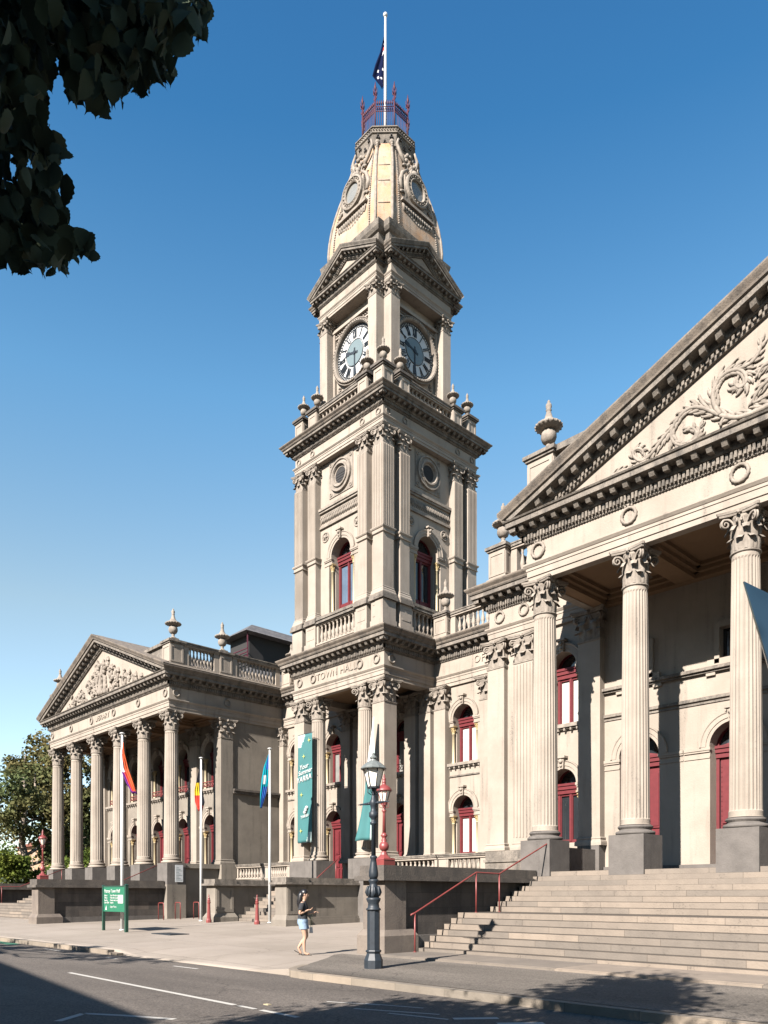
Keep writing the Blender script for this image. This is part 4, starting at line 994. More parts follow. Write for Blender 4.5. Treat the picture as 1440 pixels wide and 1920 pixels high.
for (ang, L_, w_) in ((pi, 1.15, .13), (radians(285), .72, .16)):
    rad_bar(ang, -.25, L_*.6, w_*.75); rad_bar(ang, L_*.6, L_, w_*1.3 if L_ < 1 else w_*.9)
mn.lathe([(.1,0),(.1,.05)], 12); mn.v[-24:] = [(x, -2.2-z, zc+y) for x, y, z in mn.v[-24:]]
num = mn.mesh('clock_numerals', M['black'])
for k, T in enumerate(TK):
    s = inst('clock_stage', clk, tower, T)
    c = inst('clock', clo, tower, T); inst('clock_face', face, c, T); inst('clock_numerals', num, c, T)
    if k < 2 or k == 3:
        for x in (-1.9, 1.9): inst('pilaster_capital', D['pcap_t'], s, T @ TL(x, -2.42, 31.38))
three(tower, crp(A_, B_), 31.99, 1.39, .5, closed=True, pitch=.3, dent=.085, sima=[1,2,4,5,7,8,10,11])
for k, T in enumerate(TK):
    pediment(tower, -A_, A_, -B_, 33.27, 34.58, o=.5, depth=1.2, pitch=.3, s=.66, rot=T)
mb = MB(); sweep(mb, crp(2.02,2.4), [(0,33.2),(0,34.6),(.1,34.66),(.2,34.8),(.24,34.95),(.26,35.05),(-1.5,35.1)], True); part('attic', mb, M['cornice'], tower)
# curved spire
lv = [(35.0,2.42),(35.6,2.43),(36.2,2.39),(36.9,2.30),(37.6,2.16),(38.2,2.01),(38.8,1.84),(39.4,1.68),(39.9,1.54),(40.4,1.42)]
mb = MB(); rings = []
for z, h in lv:
    c = .60*(1 if z < 39 else 1-.1*(z-39)); rings.append([mb.vert((CX+x, CY+y, z)) for x, y in ((-h+c,-h),(h-c,-h),(h,-h+c),(h,h-c),(h-c,h),(-h+c,h),(-h,h-c),(-h,-h+c))])
for a, b in zip(rings, rings[1:]):
    for k in range(8): mb.cm = k % 2; mb.face((a[k], a[(k+1)%8], b[(k+1)%8], b[k]))
spire = part('spire', mb, [M['spire'], M['peach']], tower)
mr = MB()
for k in range(8):
    pts = [rings[i][k] for i in range(len(rings))]; P = [Vector(mb.v[i]) for i in pts]
    mr.tube(P, [.075]*len(P), 6)
    d = (P[0]-Vector((CX, CY, P[0].z))).normalized()
    mr.ball(P[-1]+d*.05, .14, 8, 5)
    for t in range(4): mr.ball(P[-1]+d*.12+Vector((0,0,-.15-.1*t)), .09-.01*t, 6, 4)
for j in range(8):
    k = j; a = [Vector(mb.v[rings[i][k]]) for i in range(len(rings))]; b = [Vector(mb.v[rings[i][(k+1)%8]]) for i in range(len(rings))]
    if k % 2 == 0:
        for s_ in (0, 1):
            for i in range(len(a)-1):
                for q in range(5):
                    u = q/5; p = (a[i]*(1-u)+a[i+1]*u); p2 = (b[i]*(1-u)+b[i+1]*u); m = (p*.88+p2*.12) if s_ == 0 else (p*.12+p2*.88)
                    n_ = ((p+p2)/2-Vector((CX, CY, p.z))); n_.z = 0; n_.normalize(); mr.ball(m+n_*.02, .055, 5, 3)
    else:
        for i in (2, 4, 6):
            p, p2 = a[i], b[i]; n_ = ((p+p2)/2-Vector((CX, CY, p.z))); n_.z = 0; n_.normalize(); mr.tube([p*.85+p2*.15+n_*.01, p*.15+p2*.85+n_*.01], .03, 4)
inst('spire_rib', mr.mesh('spire_rib', M['orn']), spire, Matrix())
mo = MB(); zc2 = 37.85
mo.box(-.8,.8,-2.3,-1.4,36.95,38.3); mo.box(-1.15,1.15,-2.5,-1.6,36.72,36.82); mo.box(-1.05,1.05,-2.42,-1.6,36.82,36.95)
for k in range(13): x = -1+2*k/12; mo.tube([(x,-2.3,36.7),(x,-2.42,36.45),(x,-2.36,36.2)], [.06,.08,.02], 5)
for k in range(12): mo.ball((-.95+1.9*k/11, -2.36, 36.1+.25*abs(k-5.5)/5.5), .09, 6, 4)
rows = []
for k in range(33):
    t = 2*pi*k/32; rows.append([mo.vert((r*cos(t), -2.3-o, zc2+r*sin(t))) for r, o in [(.46,0),(.47,.12),(.52,.16),(.58,.1),(.66,.1),(.7,.16),(.78,.14),(.8,0),(.8,-.6)]])
for a, b in zip(rows, rows[1:]):
    for j in range(len(a)-1): mo.face((a[j], b[j], b[j+1], a[j+1]))
for k in range(20): mo.ball((.62*cos(k*pi/10), -2.42, zc2+.62*sin(k*pi/10)), .05, 5, 3)
for s in (-1, 1):
    pts = [(s*(.85+.25*cos(t*.7)*(1-t/12)), -2.25, 37.2+.25*sin(t*.7)*(1-t/12)) for t in range(10)]; mo.tube(pts, [.09-.006*t for t in range(10)], 5)
    mo.tube([(s*.95,-2.2,37.5),(s*.98,-2.12,38.0),(s*.8,-2.1,38.5),(s*.45,-2.1,38.85)], [.1,.12,.1,.06], 6)
    pts = [(s*(.45+.2*cos(t*.7)*(1-t/12)), -2.0, 39.0+.2*sin(t*.7)*(1-t/12)) for t in range(10)]; mo.tube(pts, [.08-.005*t for t in range(10)], 5)
    mo.tube([(s*.3,-1.85,39.3),(s*.55,-1.75,39.8),(s*.75,-1.65,40.3),(s*.6,-1.6,40.7)], [.07,.1,.08,.05], 6)
mo.frust(0,-2.0,38.55,39.15,.34,.22,.1,.1); mo.ball((0,-2.15,38.8), .2, 8, 5); mo.ball((0,-1.95,39.25), .13, 8, 5)
for t in range(9): mo.ball((.3*cos(t*.7), -1.75-.02*t, 39.7+.3*sin(t*.7)), .11, 6, 4)
dorm = mo.mesh('dormer', M['orn'])
md = MB(); md.lathe([(.47,0),(.47,.01)], 24); md.v = [(x, -2.33-z, zc2+y) for x, y, z in md.v]; dpane = md.mesh('dormer_pane', M['curtain'])
for T in TK:
    d = inst('dormer', dorm, tower, T); inst('dormer_pane', dpane, d, T)
mb = MB(); a0 = pi/8
mb.lathe([(1.45,40.2),(1.42,40.4),(1.5,40.45),(1.64,41.0),(1.71,41.05),(1.71,41.1),(1.64,41.12),(1.64,41.31),(1.71,41.34),(1.71,41.39),(1.2,41.41)], 8, CX, CY, 0, False, a0)
for k in range(8):
    for q in range(9):
        t0 = a0+k*pi/4; t1 = t0+pi/4; u = (q+.5)/9; x = cos(t0)*(1-u)+cos(t1)*u; y = sin(t0)*(1-u)+sin(t1)*u
        mb.ball((CX+x*1.7, CY+y*1.7, 41.21), .045, 5, 3)
plat = part('platform', mb, M['cornice'], tower)
mb = MB()
for k in range(8):
    t = a0+pi/8+k*pi/4; n_ = Vector((cos(t), sin(t), 0)); l_ = Vector((-sin(t), cos(t), 0))
    for (u, z) in ((-.35,40.86),(.35,40.86),(0,40.62)):
        zz = z; r_ = (1.5+(zz-40.45)*.26)*cos(pi/8)+.012
        for (du, dz) in ((-.055,0),(.055,0),(0,.09)):
            c = Vector((CX, CY, zz+dz))+n_*(r_+dz*.4)+l_*(u+du); mb.ball(c, .055, 7, 4)
inst('trefoil', mb.mesh('trefoil', M['dark']), plat, Matrix())
mb = MB(); P8 = [(CX+1.3*cos(a0+k*pi/4), CY+1.3*sin(a0+k*pi/4)) for k in range(8)]
for k in range(8):
    x, y = P8[k]; x2, y2 = P8[(k+1)%8]
    mb.tube([(x,y,41.38),(x,y,43.55)], .04, 6); mb.tube([(x,y,43.5),(x,y,43.75),(x,y,43.9),(x,y,44.05)], [.03,.07,.03,.01], 6)
    for s in (-1, 1):
        mb.tube([(x,y,43.3),(x+s*.12,y,43.45),(x+s*.16,y,43.6)], [.02,.03,.01], 4); mb.tube([(x,y,43.3),(x,y+s*.12,43.45),(x,y+s*.16,43.6)], [.02,.03,.01], 4)
        mb.tube([(x,y,43.05),(x+s*.1,y,43.15),(x+s*.13,y,43.3)], [.02,.03,.01], 4)
    for z in (41.5,42.5,42.75): mb.tube([(x,y,z),(x2,y2,z)], .028, 4)
    for q in range(1, 9):
        u = q/9; px, py = x*(1-u)+x2*u, y*(1-u)+y2*u
        mb.tube([(px,py,41.4),(px,py,42.85)], .018, 4); mb.tube([(px,py,42.83),(px,py,42.95),(px,py,43.1)], [.025,.05,.006], 5)
        torus_ring(mb, (px,py,42.62), .055, .018, 'Y' if abs(y2-y) < abs(x2-x) else 'X', 8, 4)
part('iron_cresting', mb, M['maroon'], tower)

# ================================================================== GROUND
def sheet(name, pts, z, mat, parent=None, th=0):
    mb = MB(); mb.poly([(x, y, z) for x, y in pts]); return mb
mb = MB(); mb.box(-900,600,-300,1200,-.9,-.13); tag(part('road', mb, M['road']), kind='structure')
def lerp(a, b, t): return a+(b-a)*max(0, min(1, t))
def gz(x, y):
    z = .0076*max(0, -15-x)*max(0, min(1, (y-10.4)/3.5)) + .017*max(0, min(y, 26)-14.3)
    if x < -15: z = min(z, .42)
    if x > -15.2: z = 0
    if -22.3 < x < -13.8:
        e = min(1, (x+22.3)/.9, (-13.8-x)/1.2); z = z-(.124)*max(0, e)*max(0, 1-(y-10.2)/1.5)
    return z
mb = MB(); xs_ = [-120,-100,-85,-70]+[-60+1.0*k for k in range(66)]+[8,15,25,40]; xs_ = sorted(set(xs_+[-22.3,-21.4,-15.5,-14.7,-14.4,-14.1,-13.8,-13.5,-13.0]))
ys_ = [10.2,10.5,11,11.7,12.3,13,13.7,14.3,15,17,19,21,23,26,32,45]
G = [[mb.vert((x, y, gz(x, y))) for y in ys_] for x in xs_]
for a, b in zip(G, G[1:]):
    for j in range(len(ys_)-1): mb.face((a[j], b[j], b[j+1], a[j+1]), True)
F_ = [mb.vert((x, 10.2, -.3)) for x in xs_]
for k in range(len(xs_)-1): mb.face((F_[k], F_[k+1], G[k+1][0], G[k][0]))
tag(part('plaza_paving', mb, M['conc']), kind='structure')
mb = MB()
mb.box(-120,-22.2,10.0,10.2,-.3,.004); mb.box(-13.05,40,10.0,10.2,-.3,.006); mb.frust(-21.9,10.1,-.3,-.06,.3,.1,.3,.1)
kp = [(-13.0,10.1),(-13.4,10.14),(-13.75,10.36),(-14.05,10.75),(-14.35,11.2)]
for (a_, b_) in zip(kp, kp[1:]):
    d_ = Vector((b_[0]-a_[0], b_[1]-a_[1], 0)).normalized()*.09; n_ = Vector((-d_.y, d_.x, 0)); za, zb_ = .016, .014; i = []
    for z_ in (-.3, za):
        for q_ in (Vector((*a_,0))+n_, Vector((*a_,0))-n_, Vector((*b_,0))-n_, Vector((*b_,0))+n_): i.append(mb.vert((q_.x, q_.y, z_)))
    for q_ in ((4,5,6,7),(0,1,5,4),(1,2,6,5),(2,3,7,6),(3,0,4,7)): mb.face([i[k] for k in q_])
tag(part('kerb', mb, M['kerb']), kind='structure')
pts = [(-13.05,10.205),(40,10.205),(40,13.9),(-16.25,13.9),(-16.1,13.5),(-15.5,12.8),(-14.9,12.0),(-14.4,11.3),(-14.0,10.7),(-13.6,10.35)]
mb = MB(); i = [mb.vert((x, y, .012+.0076*max(0, -15-x))) for x, y in pts]; mb.face(i)
tag(part('asphalt_footpath', mb, M['path']), kind='structure')
mb = MB(); mb.box(-14.75,2,14.0,15.6,-.2,.075); mb.box(-15.0,2,13.93,14.0,-.2,.06); mb.box(-15.0,-14.75,14.0,15.6,-.2,.06)
tag(part('apron_step', mb, M['step']), kind='structure')
mb = MB(); zr = -.126
def strip(x0, y0, x1, y1, w):
    dx, dy = x1-x0, y1-y0; l = sqrt(dx*dx+dy*dy); nx, ny = -dy/l*w/2, dx/l*w/2
    mb.poly([(x0-nx,y0-ny,zr),(x1-nx,y1-ny,zr),(x1+nx,y1+ny,zr),(x0+nx,y0+ny,zr)])
strip(-17.6,7.04,-10.6,6.85,.11); strip(-10.5,6.85,-10.0,6.83,.09); strip(-9.85,6.83,-8.9,6.8,.1)
strip(-17.5,9.55,-16.4,9.58,.09); strip(-21.2,9.5,-20.5,9.5,.08); strip(-26,9.6,-24.5,9.6,.08)
strip(-11.35,4.75,-10.75,5.1,.12); strip(-10.75,5.1,-9.95,5.45,.12); strip(-11.35,4.75,-10.9,4.2,.12)
strip(-9.9,8.15,-9.0,8.5,.06); strip(-9.3,8.45,-8.3,8.75,.06); strip(-9.0,7.95,-7.7,8.45,.07); strip(-8.3,8.0,-7.3,8.2,.07); strip(-7.3,8.3,-6.9,8.8,.16); strip(-6.6,8.4,-6.2,8.9,.16)
tag(part('road_markings', mb, M['paint']), kind='structure')
mb = MB(); mb.poly([(-60,9.5,-.127),(-28.8,9.5,-.127),(-29.2,9.95,-.127),(-60,9.95,-.127)]); tag(part('green_cycle_lane', mb, M['paintg']), kind='structure')
mb = MB(); mb.box(-10.32,-10.2,7.2,7.27,-.129,-.115); tag(part('road_stud', mb, M['yellow']), 'small yellow reflector set in the road beside the white lane line', 'road stud')
mb = MB(); mb.box(-28.4,-26.9,14.55,15.35,0,.135); 
tag(part('service_cover', mb, M['black']), 'dark rectangular service cover in the paving right of the green sign', 'cover')

# buildings across the street behind the camera: they shade the road
def shop(x0, x1, hgt, dep, label):
    T = TL(-16, -7.6, 0) @ RZ(radians(-8.2)); e = empty('shop_building', T @ Vector((x0, 0, 0)), label, 'shop', 'shops across the street')
    mb = MB(); mb.box(x0,x1,-dep,0,-.13,hgt-.9); part('wall', mb, M['brick'], e, T)
    mb = MB(); mb.box(x0,x1,-.3,.05,hgt-.9,hgt-.12); mb.box(x0-.02,x1+.02,-.35,.12,hgt-.12,hgt); part('parapet', mb, M['cream'], e, T)
    for k in range(int((x1-x0)/2.4)):
        x = x0+1.2+2.4*k; m = MB(); m.box(x-.5,x+.5,.0,.06,4.6,6.6); f = part('window', m, M['cream'], e, T); m = MB(); m.box(x-.42,x+.42,.06,.07,4.7,6.5); inst('pane', m.mesh('pane', M['glassdark']), f, T)
shop(-40,-22,9.7,12,'two storey brick shop across the street, the leftmost of the row')
shop(-21.98,-6,9.95,12,'two storey brick shop facing the clock tower across the street')
shop(-5.98,9,9.4,12,'two storey brick shop behind the leafy street tree')
shop(9.02,30,8.6,12,'two storey brick shop facing the hall stairs across the street')

for x_, w_, h_, lb in ((-75,50,33,'unseen tall grey block added to cut low sky light, west of the others'),(-20,46,35,'unseen tall grey block added to cut low sky light, facing the clock tower'),(32,48,34,'unseen tall grey block added to cut low sky light, facing the hall')):  # unseen blocks added to keep low sky light out of the porticoes
    e = empty('sky_blocker', (x_, -52, -.13), lb, 'building', 'added sky blocking slabs behind the shops'); mb = MB(); mb.box(x_-w_/2,x_+w_/2,-66,-52,-.13,h_); part('wall', mb, M['clockc'], e)
    m = MB()
    for r_ in range(10): m.box(x_-w_/2+1,x_+w_/2-1,-52,-51.95,2+3.1*r_,3.4+3.1*r_)
    g_ = part('window_band', m, M['glassdark'], e); g_['kind'] = 'stuff'

# ================================================================== STREET FURNITURE
def lantern(parent, z0, z1, r0, r1, n, frame, cap, w, glass='frost'):
    g = MB(); g.lathe([(r0-.012,z0),(r1-.012,z1)], n, ang0=pi/n, smooth=False); inst('lantern_glass', g.mesh('lantern_glass', M[glass]), parent, w)
    f = MB()
    for k in range(n):
        a = pi/n+2*pi*k/n; f.tube([(r0*cos(a), r0*sin(a), z0),(r1*cos(a), r1*sin(a), z1)], .012, 4)
    f.lathe([(r0+.015,z0-.03),(r0+.02,z0),(r0,z0+.01)], n, ang0=pi/n, smooth=False)
    inst('lantern_frame', f.mesh('lantern_frame', frame), parent, w)
lp = empty('street_lamp', (-12.52, 11.62, .008), 'black cast iron street lamp with glass lantern standing on the asphalt footpath', 'street lamp')
W0 = TL(-12.52, 11.62, .008) @ RZ(.2)
mb = MB(); mb.lathe([(.205,0),(.205,.19),(.15,.33),(.15,.36)], 8, smooth=False); mb.lathe([(.165,.36),(.175,.385),(.165,.41)], 8, smooth=False)
mb.lathe([(.14,.41),(.14,1.27)], 8, smooth=False); mb.lathe([(.16,1.27),(.165,1.3),(.13,1.33),(.125,1.37),(.12,1.42),(.155,1.49),(.16,1.53),(.12,1.55)], 16)
for k in range(8): a = pi/8+k*pi/4; mb.box(.115*cos(a)-.01,.115*cos(a)+.01,.115*sin(a)-.01,.115*sin(a)+.01,.5,1.2)
mb.lathe([(.12,1.55),(.14,1.6),(.145,1.68),(.12,1.76),(.085,1.82),(.08,1.86),(.11,1.9),(.11,1.93),(.085,1.95)], 16)
for k in range(8): a = k*pi/4; mb.tube([(.13*cos(a),.13*sin(a),1.58),(.155*cos(a),.155*sin(a),1.66),(.13*cos(a),.13*sin(a),1.76),(.12*cos(a),.12*sin(a),1.8)], [.02,.035,.025,.012], 5)
mb.lathe([(.085,1.95),(.11,2.02),(.108,2.1),(.075,2.3),(.062,2.38),(.085,2.41),(.085,2.44),(.055,2.46)], 12, mod=lambda k, z: 1-.05*(k % 2))
base = part('lamp_post', mb, M['black'], lp, W0)
mb = MB(); mb.lathe([(.052,2.46),(.046,3.12),(.075,3.14),(.08,3.18),(.05,3.2),(.055,3.26),(.095,3.3),(.1,3.33),(.1,3.39),(.07,3.42),(.06,3.48),(.07,3.53),(.085,3.58),(.085,3.64),(.06,3.68),(.035,3.8),(.04,3.9),(.1,3.93)], 14); part('shaft', mb, M['black'], lp, W0)
mb = MB(); mb.tube([(-.5,0,3.6),(-.4,0,3.6),(-.2,0,3.6),(0,0,3.6),(.2,0,3.6),(.4,0,3.6),(.5,0,3.6)], [.008,.016,.03,.022,.03,.016,.008], 6)
for s in (-1, 1): mb.ball((s*.42,0,3.6), .022, 6, 4); mb.ball((s*.14,0,3.6), .035, 6, 4)
for k in range(4): a = k*pi/2+.4; mb.tube([(.05*cos(a),.05*sin(a),3.78),(.14*cos(a),.14*sin(a),3.84),(.13*cos(a),.13*sin(a),3.93)], .01, 4)
part('ladder_bar', mb, M['black'], lp, TL(-12.52, 11.62, .008))
lt = part('lantern', (lambda m: (m.lathe([(.29,4.33),(.3,4.345),(.25,4.40),(.14,4.49),(.07,4.52),(.055,4.56),(.085,4.575),(.085,4.59),(.05,4.62),(.03,4.65),(.035,4.67),(.01,4.7)], 12, smooth=False, mod=lambda k, z: 1-(.05*(k % 2) if z < 4.36 else 0)), m)[1])(MB()), M['lampcap'], lp, W0)
lantern(lt, 3.95, 4.34, .125, .225, 6, M['black'], None, W0)
def redlamp(x, y, z, label):
    r = empty('pier_lamp', (x, y, z), label, 'lamp', 'red lamps on the stair piers'); w = TL(x, y, z)
    mb = MB(); mb.box(-.21,.21,-.21,.21,0,.16); mb.frust(0,0,.16,.2,.22,.22,.2,.2); mb.lathe([(.2,.2),(.1,.3),(.085,.36),(.06,.4)], 8, smooth=False)
    mb.lathe([(.06,.4),(.11,.44),(.135,.5),(.135,.56),(.1,.63),(.06,.66),(.085,.7),(.05,.74),(.07,.79),(.1,.82),(.06,.87),(.05,.9)], 14); part('lamp_base', mb, M['iron_red'], r, w)
    mb = MB(); mb.lathe([(.05,.9),(.04,1.42),(.045,1.47),(.075,1.5),(.04,1.53),(.035,1.6),(.055,1.64),(.09,1.68),(.03,1.69)], 12)
    for k in range(4): a = k*pi/2+.5; mb.tube([(.04*cos(a),.04*sin(a),1.58),(.13*cos(a),.13*sin(a),1.6),(.12*cos(a),.12*sin(a),1.69),(.08*cos(a),.08*sin(a),1.7)], .009, 4)
    part('shaft', mb, M['iron_red'], r, w)
    mb = MB(); mb.lathe([(.215,2.03),(.22,2.06),(.2,2.09),(.17,2.14),(.1,2.19),(.06,2.21),(.05,2.27),(.065,2.29),(.04,2.31),(.05,2.35),(.05,2.39),(.02,2.41),(.03,2.44),(.008,2.5)], 16)
    l = part('lantern', mb, M['iron_red'], r, w); lantern(l, 1.72, 2.05, .085, .185, 8, M['iron_red'], None, w)
redlamp(-15.52, 14.8, 2.41, 'red iron lamp on the stair pier behind the black street lamp')
redlamp(-40.33, 14.8, 2.41, 'red iron lamp on the library stair pier near the trees')
def rail(name, pts, label, posts):
    e = empty(name, (pts[0][0], pts[0][1], 0), label, 'handrail'); mb = MB()
    mb.tube(pts, .024, 8); part('rail', mb, M['iron_red'], e)
    for (x, y, z0, z1) in posts:
        m = MB(); m.tube([(x,y,z0),(x,y,z1)], .022, 8); m.lathe([(.045,0),(.045,.02)], 8, x, y, z0); part('post', m, M['iron_red'], e)
rail('handrail', [(-14.7,15.0,1.08),(-14.7,15.16,1.13),(-14.7,17.72,2.27),(-14.7,18.8,2.25),(-14.7,21.7,3.44),(-14.7,21.85,3.46)], 'long red pipe handrail climbing the wide hall stairs', [(-14.7,15.16,.075,1.13),(-14.7,17.72,1.1,2.27),(-14.7,18.8,1.1,2.25),(-14.7,21.85,2.36,3.46)])
rail('handrail', [(-29.9,22.5,1.35),(-29.9,25.3,3.4)], 'short red handrail on the narrow porch stairs', [(-29.9,22.6,.4,1.4),(-29.9,25.2,2.3,3.33)])
rail('handrail', [(-41.2,15.2,1.1),(-41.2,17.72,2.2),(-41.2,18.9,2.2),(-41.2,21.8,3.45)], 'red handrail beside the right wall of the library stairs', [(-41.2,15.3,0,1.15),(-41.2,17.72,1.1,2.2),(-41.2,21.7,2.36,3.42)])
rail('handrail', [(-55.6,15.2,1.1),(-55.6,17.72,2.2),(-55.6,18.9,2.2),(-55.6,21.8,3.45)], 'red handrail at the far end of the library stairs', [(-55.6,15.3,0,1.15),(-55.6,17.72,1.1,2.2),(-55.6,21.7,2.36,3.42)])
def flagpole(x, y, h, label):
    z = gz(x, y); e = empty('flagpole', (x, y, z), label, 'flagpole', 'white flagpoles on the paving'); mb = MB()
    mb.tube([(x,y,z),(x,y,z+h*.5),(x,y,z+h)], [.075,.065,.045], 12); part('pole', mb, M['white'], e)
    mb = MB(); mb.lathe([(.05,0),(.11,.01),(.11,.04),(.03,.07)], 12, x, y, z+h); part('cap', mb, M['white'], e)
    mb = MB(); mb.lathe([(.12,0),(.12,.03),(.08,.05)], 12, x, y, z); mb.box(x-.09,x-.06,y-.03,y+.03,z+1.2,z+1.35); part('base', mb, M['white'], e)
    return z
def cloth(name, x, y, zt, rows, mats, colf, label, d, ny=26, nx=14, folds=3.5, amp=.05, seed=1, cat='flag'):
    """hanging cloth. rows: [(frac down, z drop, left, right)] extents along d from the pole"""
    r = random.Random(seed); mb = MB(); d = Vector((d[0], d[1], 0)).normalized(); n = Vector((-d.y, d.x, 0)); G = []
    for i in range(ny+1):
        t = i/ny
        for (a, b) in zip(rows, rows[1:]):
            if a[0] <= t <= b[0] or b is rows[-1]:
                u = (t-a[0])/(b[0]-a[0]); lo = lerp(a[2], b[2], u); hi = lerp(a[3], b[3], u); dz = lerp(a[1], b[1], u)
                if t <= b[0]: break
        row = []
        for j in range(nx+1):
            v = j/nx; off = lo+(hi-lo)*v; f = amp*sin(v*folds*2*pi+t*2.2+seed)*(.4+.8*t)+amp*.4*sin(t*9+v*4)
            p = Vector((x, y, zt-dz-.10*abs(v-.5)*(1 if i == ny else .2)*sin(v*9)))+d*off+n*f; row.append(mb.vert(p))
        G.append(row)
    for i in range(ny):
        for j in range(nx): mb.cm = colf(i/ny, j/nx); mb.face((G[i][j], G[i][j+1], G[i+1][j+1], G[i+1][j]), True)
    o = part(name, mb, mats); m = o.modifiers.new('thickness', 'SOLIDIFY'); m.thickness = .006
    return tag(o, label, cat)
z = flagpole(-31.5, 14.82, 8.25, 'white flagpole flying the rainbow flag, behind the green sign')
cloth('rainbow_flag', -31.45, 14.82, z+7.9, [(0,0,.0,.04),(.2,.45,-.12,.08),(.5,1.1,-.1,.24),(.8,1.7,.15,.46),(1,2.15,.40,.60)], [M['fred'],M['forange'],M['fpurple'],M['fwhite'],M['fblue']],
      lambda t, v: 3 if (t < .55 and v < .4) else (2 if (v < .25 and t > .5) or t > .94 else (1 if v > .55 else 0)), 'limp orange and purple rainbow flag hanging left of the others', (.69,.72), seed=2)
z = flagpole(-35.89, 21.16, 8.4, 'white flagpole flying the black, yellow and red flag, by the left stair wall')
cloth('black_yellow_red_flag', -35.95, 21.16, z+8.05, [(0,0,-.03,.04),(.3,.7,-.18,.05),(.55,1.3,-.3,.1),(.8,1.9,-.28,.22),(1,2.35,-.12,.1)], [M['fblack'],M['fyel'],M['fred']],
      lambda t, v: 0 if t < .36 or (v > .55 and t < .85) else (1 if t < .62 else 2), 'limp black, yellow and red flag hanging on the middle pole', (.69,.72), seed=4)
z = flagpole(-31.47, 22.33, 8.45, 'white flagpole flying the blue and green flag, beside the right stair wall')
cloth('blue_green_flag', -31.5, 22.33, z+8.2, [(0,0,-.06,.0),(.25,.6,-.28,.0),(.5,1.2,-.38,-.02),(.75,2.0,-.46,-.18),(1,2.6,-.46,-.36)], [M['fteal'],M['fblue'],M['fwhite']],
      lambda t, v: 2 if .42 < t < .56 and .2 < v < .6 else (1 if (t < .3 and v > .4) or t > .6 and v > .3 else 0), 'limp teal and blue flag hanging right of the other two', (.69,.72), seed=6)
# flag and pole on the tower
fp = empty('rooftop_flagpole', (CX, CY, 41.4), 'tall white flagpole on the very top of the clock tower', 'flagpole')
mb = MB(); mb.tube([(CX,CY,41.35),(CX,CY,45.5),(CX,CY,48.75)], [.09,.075,.055], 12); part('pole', mb, M['white'], fp)
mb = MB(); mb.ball((CX,CY,48.86), .12, 12, 8); part('ball_finial', mb, M['white'], fp)
def fcol(t, v):
    if .12 < t < .4 and v > .5:
        return 2 if abs((t*9) % 1.6-.6) < .25 else (1 if abs((t*9+v*3) % 1.9-.8) < .3 else 0)
    for (a, b) in ((.62,.35),(.6,.75),(.75,.4),(.8,.62)):
        if abs(t-a) < .022 and abs(v-b) < .06: return 1
    return 0
cloth('tower_flag', CX, CY, 47.7, [(0,0,-.08,-.02),(.3,.85,-.28,.0),(.55,1.6,-.55,.0),(.75,2.15,-.7,.0),(1,2.75,-.22,-.02)], [M['blue_flag'],M['fwhite'],M['fred']], fcol, 'navy flag with white stars drooping from the pole on the clock tower', (.69,.72), ny=60, nx=24, folds=1.6, seed=3)
# banners
def banner_common(o): return o
ban = cloth('teal_banner', -33.29, 25.44, 10.05, [(0,0,0,1.2),(1,5.65,-.02,1.2)], [M['teal'],M['pale']], lambda t, v: 1 if (t < .10 and v < .5-t*3) or (t > .9 and v > .55+ (1-t)*2) else 0, 'flat teal banner with white lettering hanging on the left porch pier', (1,0), folds=.9, amp=.018, ny=44, nx=20, seed=3, cat='banner')
for s, sz, x, z in (('Your',.36,-32.72,8.35),('Summer',.34,-32.62,8.08),('YARRA',.40,-32.72,7.72),('YARRA',.22,-32.66,5.75)):
    t = textmesh('lettering', s, sz, M['white'], ban, TL(x, 25.38, z) @ Matrix.Rotation(radians(-8), 4, 'Y') @ RX, .004, shear=.2)
mb = MB()
for k in range(3): mb.ball((-32.65+.08*k, 25.395, 5.95+.12*k), .1, 8, 4, 1)
inst('leaf_emblem', mb.mesh('leaf_emblem', M['white']), ban, Matrix())
mb = MB()
for (x, z) in ((-32.3,9.7),(-32.75,8.9),(-32.95,6.9),(-33.0,5.0)):
    for k in range(2): a = k*pi/2; mb.poly([(x+.03*cos(a+pi/2),25.39-.001*k,z+.03*sin(a+pi/2)),(x+.14*cos(a),25.39-.001*k,z+.14*sin(a)),(x-.03*cos(a+pi/2),25.39-.001*k,z-.03*sin(a+pi/2)),(x-.14*cos(a),25.39-.001*k,z-.14*sin(a))])
inst('star_emblem', mb.mesh('star_emblem', M['fyellgreen']), ban, Matrix())
for z_ in (10.08, 4.38): mb = MB(); mb.tube([(-33.35,25.5,z_),(-32.0,25.44,z_)], .02, 6); inst('banner_rod', mb.mesh('banner_rod', M['black']), ban, Matrix())
ban2 = cloth('teal_banner', -28.45, 25.3, 10.05, [(0,0,1.12,1.24),(.35,2.0,.8,1.25),(.62,3.5,.62,1.22),(1,5.8,-.05,1.2)], [M['teal'],M['white'],M['pale']], lambda t, v: (1 if v < .72 else 2) if t < .52 else (2 if v > .78 else 0), 'twisted teal banner, sun glare painted white on its upper half, blowing on the right porch pier behind the lamp', (1,0), folds=1.1, amp=.12, ny=40, nx=16, seed=8, cat='banner')  # upper white is sun glare painted into the cloth
# paper notice
mb = MB(); mb.box(-39.6,-39.585,21.72,22.2,2.35,3.3); nt_ = part('paper_notice', mb, M['paper']); tag(nt_, 'white paper notice stuck on the stone base below the nearest library column', 'notice')
mb = MB()
for k in range(9): mb.box(-39.584,-39.582,21.78,22.14-.1*(k % 3),2.45+.085*k,2.475+.085*k)
inst('printed_lines', mb.mesh('printed_lines', M['clockc']), nt_, Matrix())
